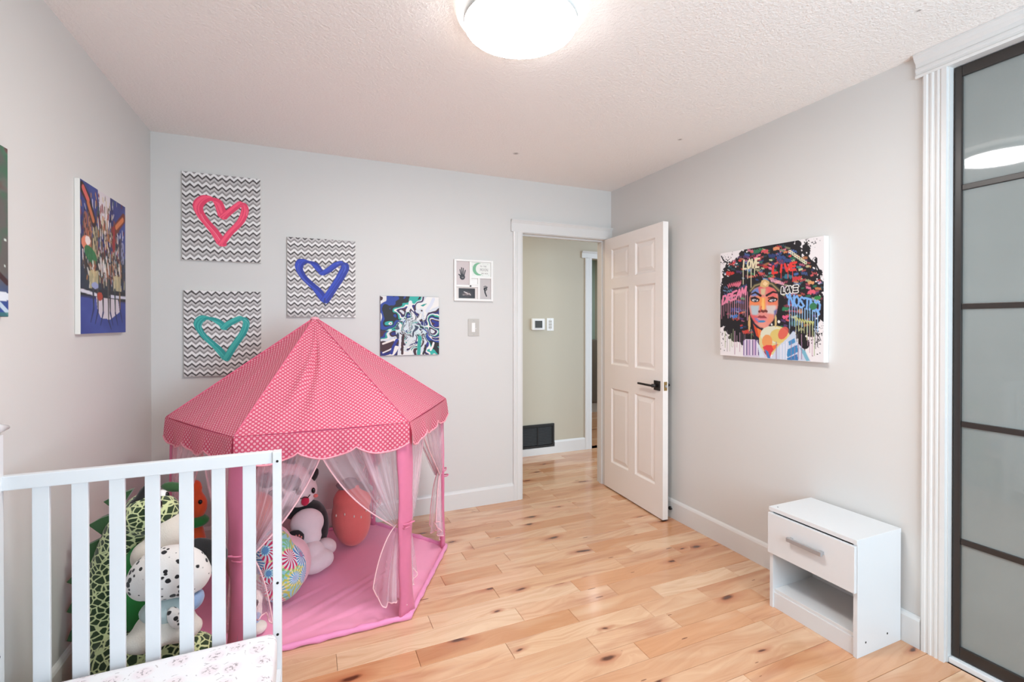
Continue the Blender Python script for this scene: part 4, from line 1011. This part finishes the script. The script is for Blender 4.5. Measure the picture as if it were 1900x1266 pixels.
# ================================================================== CRIB
cr = empty('crib', (-.45, 1.12, 0), 'white slatted toddler crib with its front rail removed', 'crib')
cX0, cX1, cYa, cYb = -.8225, -.086, .46, 1.822
for yy, first in ((cYb-.024, True), (cYa, False)):
    y0, y1 = yy-.010 if first else yy, yy+.024 if first else yy+.034
    box('front_post', (cX1-.027, y0, 0), (cX1, y1, .903), M_crib, cr, .002)
    box('top_rail', (cX0+(.004 if first else .024), yy, .862), (cX1-.027, yy+.024, .903), M_crib, cr, .003)
    box('bottom_rail', (cX0+.024, yy, .13), (cX1-.027, yy+.024, .19), M_crib, cr, .003)
    for i in range(7):
        x = -.7165+i*.0888
        box('slat', (x-.0195, yy+.006, .19), (x+.0195, yy+.018, .862), M_crib, cr, .002)
    if first:
        for z in (.871, .458, .283): cyl('bolt', (-.0985, y0-.0003, z), (0, 1, 0), .0042, .003, M_dark, cr, 12)
for yy in (cYb-.057, cYa):
    box('rear_post', (cX0, yy, 0), (cX0+.024, yy+.045, 1.02), M_crib, cr, .002)
    for z in (.40, .325, .245): cyl('bolt', (cX0+.0235, yy+.018, z), (1, 0, 0), .005, .003, M_dark, cr, 12)
for i in range(13):
    y = cYa+.10+i*.096
    box('rear_slat', (cX0+.006, y-.02, .19), (cX0+.016, y+.02, .98), M_crib, cr, .002)
box('rear_bottom_rail', (cX0, cYa+.045, .13), (cX0+.024, cYb-.045, .19), M_crib, cr, .003)
box('rear_top_rail', (cX0, cYa+.045, .97), (cX0+.024, cYb-.045, 1.02), M_crib, cr, .003)
tube('crest_rail', [(cX0+.010, cYb+.040-t_*(cYb-cYa+.07), 1.032+.05*math.sin(PI*t_)) for t_ in np.linspace(0, 1, 25)], [.006]+[.016]*23+[.006], M_crib, cr, 10)
box('mattress_board', (cX0+.026, cYa+.036, .150), (cX1-.002, cYb-.036, .166), M_crib, cr)
box('front_stretcher', (cX1-.024, cYa+.034, .10), (cX1-.004, cYb-.034, .150), M_crib, cr, .002)
mt = empty('crib_mattress', (-.45, 1.12, .166), 'crib mattress under a pale pink nursery-print fitted sheet', 'mattress')
mm = box('fitted_sheet', (cX0+.028, cYa+.040, .1665), (cX1-.012, cYb-.042, .306), M_sheet, mt, .035, 5)
for p_ in mm.data.polygons: p_.use_smooth = True

# ================================================================== PLAY TENT
TC = Vector((.062, 2.745)); TR = .690
def hexv(R=TR, z=0.0):
    out = []
    for k in range(6):
        a = math.radians(-119 + 60*k)
        x, y = TC.x+R*math.cos(a), TC.y+R*math.sin(a)
        out.append(Vector((x, min(y, YB-.045), z)))
    return out                                     # 0 front-left, 1 front-right, 2 right, 3 back-right, 4 back-left, 5 left
V = hexv(); EZ = .892; AP = Vector((.030, 2.738, 1.372))
tent = empty('play_tent', (TC.x, TC.y, 0), 'pink hexagonal play tent with polka-dot roof and white tulle curtains', 'tent')
rt = np.random.RandomState(5)

def uvmesh(name, verts, faces, uvs, mat, parent, smooth=True):
    o = mesh(name, verts, faces, mat, parent, smooth)
    ul = o.data.uv_layers.new(name='UVMap')
    li = np.empty(len(o.data.loops), np.int32); o.data.loops.foreach_get('vertex_index', li)
    ul.data.foreach_set('uv', np.array(uvs, np.float32)[li].ravel())
    return o
def gridfaces(nu, nv): return [(j*(nu+1)+i, j*(nu+1)+i+1, (j+1)*(nu+1)+i+1, (j+1)*(nu+1)+i) for j in range(nv) for i in range(nu)]

E6 = [Vector((v.x, v.y, EZ)) for v in hexv(.688)]
NU, NV = 30, 30
for k in range(6):
    a, b = E6[k], E6[(k+1) % 6]
    ex = (b-a); L = ex.length; ex.normalize(); mid = (a+b)/2
    a2, b2 = AP + (a-AP)*.022, AP + (b-AP)*.022
    nrm = ex.cross(AP-mid).normalized()
    if nrm.z < 0: nrm = -nrm
    sl = (AP-mid).length; upv = (AP-mid)/sl
    vs_, uv = [], []
    for j in range(NV+1):
        t_ = j/NV
        for i in range(NU+1):
            s_ = i/NU
            p = a.lerp(a2, t_).lerp(b.lerp(b2, t_), s_)
            edge = 4*s_*(1-s_)
            sag = -.016*math.sin(PI*t_)*edge**.6
            fold = 0.0
            amp = .0065 if k == 0 else .003
            q = s_*1.0 + t_*.35
            fold += amp*math.sin(q*17+k*2.1)*edge*math.sin(PI*min(1, t_*1.1+.05))*(.4+.6*math.exp(-((s_-.35)/.22)**2) if k == 0 else .8)
            fold += .0022*math.sin(s_*41+t_*9+k)*edge*(1-t_)
            if k == 0: fold += .017*math.exp(-((s_-.16-.34*t_)/.040)**2)*math.sin(PI*t_)*edge - .015*math.exp(-((s_-.28-.26*t_)/.045)**2)*math.sin(PI*t_)*edge + .013*math.exp(-((s_-.40-.16*t_)/.05)**2)*math.sin(PI*t_)*edge
            p = p + nrm*(sag+fold)
            vs_.append(p)
            d = p-mid; uv.append((d.dot(ex), d.dot(upv)))
    uvmesh('roof_panel', vs_, gridfaces(NU, NV), uv, M_dots, tent)
    tube('roof_seam', [a.lerp(a2, t_) + Vector((0, 0, .001)) for t_ in np.linspace(0, 1, 14)], .003, M_seam, tent, 6)
    # scalloped valance
    lobes = 3; nu = 60; nv = 8
    out = Vector((mid.x-TC.x, mid.y-TC.y, 0)).normalized()
    vs_, uv, low = [], [], []
    for j in range(nv+1):
        for i in range(nu+1):
            s_ = i/nu; t_ = j/nv
            drop = .088 + .036*abs(math.sin(PI*lobes*s_))**.75 - .010*math.sin(PI*s_)
            wave = .007*math.sin(s_*19+k*1.7)*t_ + .004*math.sin(s_*43+k)*t_
            p = a.lerp(b, s_) + out*(.006*math.sin(PI*t_*.5)+wave + .004) + Vector((0, 0, -drop*t_ + .006*math.sin(PI*s_)*(-1)))
            vs_.append(p); uv.append((s_*L, -drop*t_))
            if j == nv: low.append(p)
    va = uvmesh('valance', vs_, gridfaces(nu, nv), uv, M_dots, tent)
    tube('valance_trim', low, .0038, M_hem, va, 6)
ell('peak_cap', AP+Vector((0, 0, -.006)), (.022, .022, .010), M_dots, tent)

# pole sleeves
def sleeve(k):
    v, e = V[k], E6[k]; big = k in (0, 1)
    axis = Vector((v.x-TC.x, v.y-TC.y, 0)).normalized(); tan = Vector((-axis.y, axis.x, 0))
    vs_, fs = [], []; nz, na = 26, 16
    for j in range(nz+1):
        t_ = j/nz; c = Vector((v.x, v.y, .012)).lerp(Vector((e.x, e.y, EZ-.008)) - axis*.030, t_)
        c = c - axis*.022*(1-t_)
        w_ = (.034+.014*t_**1.5+.014*math.exp(-(t_/.10)**2)) if big else (.024+.008*t_)
        for i in range(na):
            an = 2*PI*i/na; wr = 1+.10*math.sin(an*3+t_*9+k)+.05*math.sin(an*2-t_*23)
            vs_.append(c + tan*math.cos(an)*w_*wr + axis*math.sin(an)*.014*wr)
    fs = [(j*na+i, j*na+(i+1) % na, (j+1)*na+(i+1) % na, (j+1)*na+i) for j in range(nz) for i in range(na)]
    fs += [tuple(range(na))[::-1], tuple(range(nz*na, (nz+1)*na))]
    mesh('pole_sleeve', vs_, fs, M_sleeve, tent, True)
for k in range(6): sleeve(k)
# eave tube hidden under the valance
tube('eave_tube', [e - Vector((e.x-TC.x, e.y-TC.y, 0)).normalized()*.022 + Vector((0, 0, -.012)) for e in E6], .009, M_sleeve, tent, 8, True)

# floor mat with padded rim
def matv(R, n=26): 
    hv = hexv(R); pts = []
    for k in range(6):
        for i in range(n): pts.append(hv[k].lerp(hv[(k+1) % 6], i/n))
    return pts
rings = 56; vs_ = []; n_ = 156
CREASE = [((-.25, 2.20), (.35, 2.62), .012, .006), ((-.18, 2.18), (.42, 2.40), .014, .005), ((-.05, 2.25), (.55, 2.72), .010, .004), ((.20, 2.20), (.60, 2.85), .012, .0035), ((-.30, 2.35), (.10, 2.60), .010, .004)]
def crease(x, y):
    h = 0.0
    for (x0, y0), (x1, y1), w_, a_ in CREASE:
        L2 = (x1-x0)**2+(y1-y0)**2; t_ = ((x-x0)*(x1-x0)+(y-y0)*(y1-y0))/L2; d_ = ((x-x0)*(y1-y0)-(y-y0)*(x1-x0))/math.sqrt(L2)
        if -.1 < t_ < 1.1: h += a_*(math.exp(-(d_/w_)**2)-.6*math.exp(-((d_-1.8*w_)/w_)**2))*math.sin(PI*max(0, min(1, (t_+.1)/1.2)))
    return h
for j in range(rings+1):
    for p in matv(TR*(j/rings)*.985 + .002):
        h = .006*(vnoise(np.array([p.x*9+20]), np.array([p.y*4+20]), 9)[0]-.5) + .005*math.sin((p.x*.5+p.y)*34)*math.exp(-((p.x*.55-p.y+2.10)/.16)**2) + crease(p.x, p.y)
        vs_.append((p.x, p.y, .0105+max(-.004, h)))
fs = [(j*n_+i, j*n_+(i+1) % n_, (j+1)*n_+(i+1) % n_, (j+1)*n_+i) for j in range(rings) for i in range(n_)]
mat_o = mesh('floor_mat', vs_, fs, M_mat, tent, True)
rim = matv(TR, 20)
tube('padded_rim', [Vector((p.x, p.y, .0135+.0015*math.sin(i*1.9))) for i, p in enumerate(rim)], [.0125+.0018*math.sin(i*2.3)+.0012*math.sin(i*5.1) for i in range(len(rim))], M_rim, mat_o, 10, True)

# tulle curtains, tied back to the poles
def curtain(k_pole, k_to, reach, tie_z, flare, seed, sag=.10):
    """half curtain hanging from the eave between pole k_pole and a point 'reach' of the way to pole k_to, gathered at tie_z"""
    A, B = V[k_pole], V[k_to]; ea, eb = E6[k_pole], E6[k_to]
    inw = Vector((TC.x-A.x, TC.y-A.y, 0)).normalized()
    d = (B-A).normalized(); side = Vector((-d.y, d.x, 0))
    if side.dot(inw) < 0: side = -side
    r_ = np.random.RandomState(seed); ph = r_.rand(4)*6
    tie = Vector((A.x, A.y, tie_z)) + d*.036 + inw*.022
    nu, nv = 44, 26; vs_, uv, edge = [], [], []
    for j in range(nv+1):
        t_ = j/nv
        for i in range(nu+1):
            s_ = i/nu
            top = ea.lerp(eb, .02+reach*s_) + inw*.03 + Vector((0, 0, -.03))
            tt = t_**(1.0+.25*s_)
            p = top.lerp(tie + d*(.018*s_) + Vector((0, 0, .018*(1-s_)-.012)), tt)
            p.z -= sag*s_*math.sin(PI*t_)*(.6+.4*s_)
            am = .014*(1-t_)**.6*(.3+t_)+.004
            p = p + side*(am*math.sin(s_*30+ph[0]+t_*2)+.008*math.sin(s_*61+ph[1]))
            vs_.append(p); uv.append((s_*.5+seed, t_*.5))
            if i == nu: edge.append(p)
    o = uvmesh('curtain', vs_, gridfaces(nu, nv), uv, M_tulle, tent)
    tube('curtain_hem', edge, .0032, M_hem2, o, 6)
    # skirt below the tie
    nv = 22; vs_, uv, edge, bot = [], [], [], []
    zb = .030 + .05*r_.rand()
    for j in range(nv+1):
        t_ = j/nv
        for i in range(nu+1):
            s_ = i/nu
            w_ = .020+flare*t_**.7*(1-.25*t_) 
            zz = tie_z + (zb + (.10 + .05*math.sin(s_*7+ph[2]))*s_ - tie_z)*t_
            p = Vector((A.x, A.y, zz)) + d*(.012 + w_*s_ - .03*t_*(1-s_)) + inw*(.028)
            p = p + side*((.016*math.sin(s_*22+ph[3])+.006*math.sin(s_*47))*(.25+t_*.75))
            vs_.append(p); uv.append((s_*.25+seed+3, t_*.5))
            if i == nu: edge.append(p)
            if j == nv: bot.append(p)
    o2 = uvmesh('curtain_skirt', vs_, gridfaces(nu, nv), uv, M_tulle, tent)
    tube('skirt_hem', edge+bot[::-1][1:], .0028, M_hem2, o2, 6)
    ta = Vector((A.x, A.y, 0)) + inw*.016
    tube('tie_band', [ta + d*.031*math.cos(q) + inw*.016*math.sin(q) + Vector((0, 0, tie_z+.004*math.sin(2*q))) for q in np.linspace(0, 2*PI, 18, endpoint=False)], .0035, M_sleeve, tent, 6, True)
curtain(1, 0, .55, .435, .15, 1, .075)
curtain(0, 1, .47, .42, .12, 2, .07)
curtain(2, 1, .55, .47, .12, 3, .03)
curtain(1, 2, .48, .42, .14, 4, .02)
curtain(5, 0, .50, .42, .10, 5, .04)
curtain(0, 5, .50, .40, .09, 6, .04)
curtain(3, 2, .50, .42, .09, 7, .04)
curtain(2, 3, .45, .44, .08, 8, .04)
curtain(4, 5, .50, .42, .09, 9, .04)
curtain(3, 4, .50, .42, .09, 10, .04)

# ================================================================== SOFT TOYS
M_green = plush('green_belly_plush', rgb(34, 140, 62)); M_dgreen = plush('dark_green_felt', rgb(52, 92, 50), .3); M_cream = plush('cream_plush', rgb(236, 228, 216))
M_wplush = plush('white_pink_plush', rgb(238, 220, 222)); M_bplush = plush('black_plush', rgb(28, 26, 28)); M_coral = plush('coral_plush', rgb(240, 124, 118))
M_gplush = plush('grey_plush', rgb(140, 132, 136)); M_orange = plush('orange_plush', rgb(236, 96, 44)); M_pinkp = plush('pink_plush', rgb(236, 186, 194)); M_red = plush('red_felt', rgb(196, 30, 70), .2)
M_salmon = plush('salmon_plush', rgb(214, 130, 122)); M_blue = plush('blue_cloth', rgb(150, 176, 214), .3); M_teal = plush('mint_cloth', rgb(196, 214, 214), .3)
M_eye = plain('glossy_eye', rgb(12, 12, 14), .1); M_eyew = plain('eye_white', rgb(244, 244, 244), .3)

# green spotted dinosaur leaning in the corner
dn = empty('plush_dinosaur', (-.64, 2.24, 0), 'big green spotted plush dinosaur sitting in the corner behind the crib', 'plush toy')
DY = 2.24
body = blob('body', [((-.625, DY-.01, .12), (.135, .13, .12)), ((-.56, DY-.05, .615), (.085, .085, .072)), ((-.525, DY-.06, .625), (.070, .075, .060))], M_dino, dn,
     caps=[[((-.66, DY, .12), .125), ((-.69, DY, .26), .098), ((-.67, DY, .42), .083), ((-.63, DY-.01, .54), .082), ((-.57, DY-.03, .615), .080)],
           [((-.63, DY-.10, .112), .106), ((-.48, DY-.18, .112), .104), ((-.40, DY-.20, .108), .098)],
           [((-.60, DY+.06, .085), .08), ((-.50, DY+.06, .08), .074)]], voxel=.009)
blob('belly', [((-.585, DY-.055, .33), (.078, .075, .17)), ((-.575, DY-.05, .45), (.060, .06, .08))], M_green, dn)
blob('snout', [((-.492, DY-.075, .535), (.068, .075, .085)), ((-.552, DY-.115, .485), (.046, .046, .055)), ((-.505, DY-.10, .50), (.05, .06, .06))], M_cream, dn, voxel=.008)
for s_ in (-1, 1):
    ey = ell('eye', (-.520, DY-.085+s_*.045, .672), (.024, .024, .028), M_eyew, dn); ell('pupil', (-.503, DY-.092+s_*.047, .676), (.010, .011, .015), M_eye, ey)
    ell('nostril', (-.432, DY-.085+s_*.030, .575), (.004, .006, .008), M_dark, dn)
blob('ear', [((-.485, DY-.02, .700), (.045, .018, .020), (0, .25, 0))], M_dgreen, dn, voxel=.006)
blob('horn', [((-.578, DY-.06, .690), (.016, .02, .052), (0, .45, 0)), ((-.60, DY-.06, .655), (.018, .022, .03))], M_bplush, dn, voxel=.006)
spine = [(-.797, .16), (-.800, .26), (-.792, .36), (-.770, .45), (-.735, .545), (-.690, .625)]
for i, (x, z) in enumerate(spine):
    n2 = spine[min(i+1, 5)]; dirx, dirz = (n2[0]-x, n2[1]-z) if i < 5 else (.04, .07)
    L_ = math.hypot(dirx, dirz); tx, tz = dirx/L_, dirz/L_; ox, oz = -tz, tx; hh = .062
    b0 = Vector((x+.028, DY, z)); b1 = b0+Vector((tx, 0, tz))*.092; tp = b0+Vector((tx, 0, tz))*.015 + Vector((ox, 0, oz))*hh
    tp.x = max(tp.x, XL+.012)
    vs_ = []
    for dy in (-.014, .014): vs_ += [b0+Vector((0, dy, 0)), b1+Vector((0, dy, 0)), tp+Vector((0, dy*.3, 0)), (b1+tp)/2+Vector((ox*.008, dy*.9, oz*.008))]
    mesh('back_spike', vs_, [(0, 1, 3, 2), (6, 7, 5, 4), (0, 4, 5, 1), (1, 5, 7, 3), (3, 7, 6, 2), (2, 6, 4, 0)], M_dgreen, dn)
blob('black_collar', [((-.53, DY-.10, .185), (.075, .05, .022), (0, .1, 0))], M_bplush, dn, voxel=.006)
mesh('care_label', [(-.742, DY-.098, .028), (-.722, DY-.104, .028), (-.722, DY-.104, .075), (-.742, DY-.098, .075), (-.742, DY-.099, .028), (-.722, DY-.105, .028), (-.722, DY-.105, .075), (-.742, DY-.099, .075)], [(0, 1, 2, 3), (7, 6, 5, 4), (0, 4, 5, 1), (1, 5, 6, 2), (2, 6, 7, 3), (3, 7, 4, 0)], M_white, dn)

# dalmatian on the dinosaur's lap
da = empty('plush_dalmatian', (-.45, 2.011, .235), "white plush dalmatian with black spots sitting in the dinosaur's lap", 'plush toy')
blob('head', [((-.448, 1.986, .472), (.120, .078, .090)), ((-.395, 1.986, .450), (.075, .066, .07)), ((-.51, 1.986, .460), (.062, .062, .07))], M_dal, da)
blob('body', [((-.462, 1.996, .292), (.092, .072, .055)), ((-.50, 1.951, .275), (.075, .062, .038)), ((-.41, 1.966, .275), (.068, .056, .038))], M_cream, da)
blob('shirt', [((-.450, 1.991, .345), (.088, .068, .044))], M_teal, da, voxel=.008)
blob('arm', [((-.418, 1.924, .340), (.022, .022, .042), (0, -.3, 0))], M_dal, da, voxel=.006)
blob('scarf', [((-.372, 1.976, .365), (.030, .048, .033), (0, .5, 0))], M_blue, da, voxel=.006)
blob('ear', [((-.345, 2.016, .517), (.066, .022, .040), (0, .55, 0)), ((-.308, 2.016, .475), (.032, .02, .055), (0, .3, 0))], M_bplush, da, voxel=.006)
for x in (-.47, -.40): ell('eye', (x, 2.062, .500), (.009, .006, .011), M_eye, da)
ell('nose', (-.437, 2.066, .460), (.016, .010, .011), M_eye, da)

# toys inside the tent
sk = empty('plush_puppy', (-.24, 2.36, .012), 'small flecked white plush puppy in a pale blue vest beneath the tie-dye plush', 'plush toy')
blob('body', [((-.240, 2.345, .085), (.052, .055, .075)), ((-.232, 2.335, .135), (.048, .05, .045))], M_fleck, sk, voxel=.008)
blob('vest', [((-.236, 2.318, .068), (.046, .045, .042))], M_blue, sk, voxel=.008)
blob('paw', [((-.200, 2.295, .035), (.035, .04, .024)), ((-.268, 2.30, .035), (.03, .035, .022))], M_cream, sk, voxel=.007)
ti = empty('tie_dye_plush', (-.115, 2.50, .012), 'round tie-dye plush with pinwheel swirls and a pale pink face', 'plush toy')
blob('body', [((-.152, 2.500, .250), (.085, .085, .115)), ((-.124, 2.50, .160), (.114, .10, .137))], M_tiedye, ti)
blob('face', [((-.088, 2.555, .165), (.100, .080, .135)), ((-.15, 2.56, .28), (.07, .05, .08))], M_pinkp, ti)
for dx_ in (-.035, .035): ell('eye', (-.088+dx_, 2.626, .195), (.009, .008, .012), M_eye, ti)

ct = empty('plush_cat', (.0, 2.86, .012), 'large white plush cat with grey patches and open red mouth inside the tent', 'plush toy')
blob('head', [((-.125, 2.86, .470), (.170, .115, .115), (0, .35, 0)), ((-.05, 2.84, .425), (.095, .095, .085))], M_wplush, ct)
for c, rr in (((-.085, 2.752, .500), (.050, .016, .042)), ((-.20, 2.762, .525), (.045, .02, .04)), ((-.155, 2.752, .445), (.040, .014, .034))): ell('grey_patch', c, rr, M_gplush, ct, (0, .3, 0))
blob('ear', [((.018, 2.84, .500), (.030, .020, .050), (0, .5, 0))], M_bplush, ct, voxel=.007); blob('ear', [((-.10, 2.86, .585), (.035, .022, .045), (0, .1, 0))], M_bplush, ct, voxel=.007)
mo = blob('mouth', [((-.018, 2.748, .395), (.021, .010, .026), (0, .2, 0))], M_red, ct, voxel=.004, smooth=3)
tube('mouth_line', [(-.048, 2.746, .425), (-.038, 2.742, .412), (-.022, 2.740, .421), (-.006, 2.742, .414), (.006, 2.746, .428)], .0028, M_bplush, mo, 6)
ell('eye', (-.050, 2.748, .452), (.014, .008, .020), M_eye, ct); ell('eye', (.022, 2.768, .440), (.010, .008, .016), M_eye, ct); ell('blush', (.034, 2.785, .405), (.012, .010, .010), M_coral, ct)
blob('body', [((.015, 2.905, .195), (.092, .075, .15)), ((-.03, 2.89, .30), (.105, .075, .05))], M_bplush, ct)
blob('arm', [((-.010, 2.805, .255), (.088, .055, .080)), ((.0, 2.785, .19), (.065, .05, .06))], M_wplush, ct, voxel=.008)
blob('leg', [((.015, 2.745, .125), (.062, .06, .055)), ((.060, 2.72, .085), (.065, .055, .052)), ((.02, 2.70, .075), (.075, .05, .05))], M_wplush, ct, voxel=.008)
blob('leg', [((.085, 2.82, .105), (.060, .05, .045), (0, .3, 0))], M_wplush, ct, voxel=.008)
ft = blob('foot_sole', [((-.070, 2.735, .212), (.050, .016, .046))], M_bplush, ct, voxel=.006)
ell('paw_pad', (-.056, 2.718, .206), (.013, .006, .011), M_salmon, ft)
for q in (-.5, .2, .9, 1.6): ell('toe_pad', (-.056+.021*math.sin(q-.5), 2.718, .210+.021*math.cos(q-.5)), (.0048, .004, .006), M_salmon, ft, u=10, v=8)

co_ = empty('plush_strawberry', (.20, 2.97, .012), 'round coral strawberry plush with white seeds and a grey cap in the tent', 'plush toy')
blob('body', [((.232, 2.975, .180), (.112, .105, .165), (0, -.12, 0)), ((.238, 2.975, .285), (.110, .10, .10))], M_coral, co_)
blob('cap', [((.255, 3.0, .355), (.115, .085, .030), (0, .22, 0)), ((.225, 3.01, .385), (.05, .04, .03))], M_gplush, co_)
for x, y, z in ((.215, 2.860, .235), (.255, 2.872, .22), (.285, 2.885, .25), (.165, 2.872, .25), (.25, 2.875, .17), (.20, 2.866, .16), (.12, 2.90, .24), (.15, 2.885, .17)):
    ell('seed', (x+.024, y+.012, z-.008), (.0035, .003, .008), M_cream, co_, u=8, v=6)

sa = empty('plush_animal', (-.27, 2.68, .012), 'salmon pink plush slumped at the left of the tent with a black felt ear', 'plush toy')
blob('body', [((-.262, 2.69, .19), (.118, .11, .18)), ((-.255, 2.675, .40), (.108, .095, .10))], M_salmon, sa)
blob('ear', [((-.285, 2.585, .465), (.012, .012, .036), (0, -.6, 0))], M_bplush, sa, voxel=.005)
blob('muzzle', [((-.29, 2.575, .33), (.065, .05, .045))], M_wplush, sa, voxel=.008)
og = empty('plush_toy', (-0.513, 2.72, .012), 'orange plush with a green collar peeking between crib slats', 'plush toy')
blob('body', [((-0.508, 2.725, .20), (.050, .06, .19)), ((-0.503, 2.715, .455), (.048, .05, .07)), ((-0.508, 2.715, .54), (.032, .035, .045))], M_orange, og)
blob('collar', [((-0.504, 2.705, .385), (.060, .062, .028))], M_green, og, voxel=.008)
ell('eye', (-0.478, 2.672, .485), (.009, .008, .011), M_eye, og)
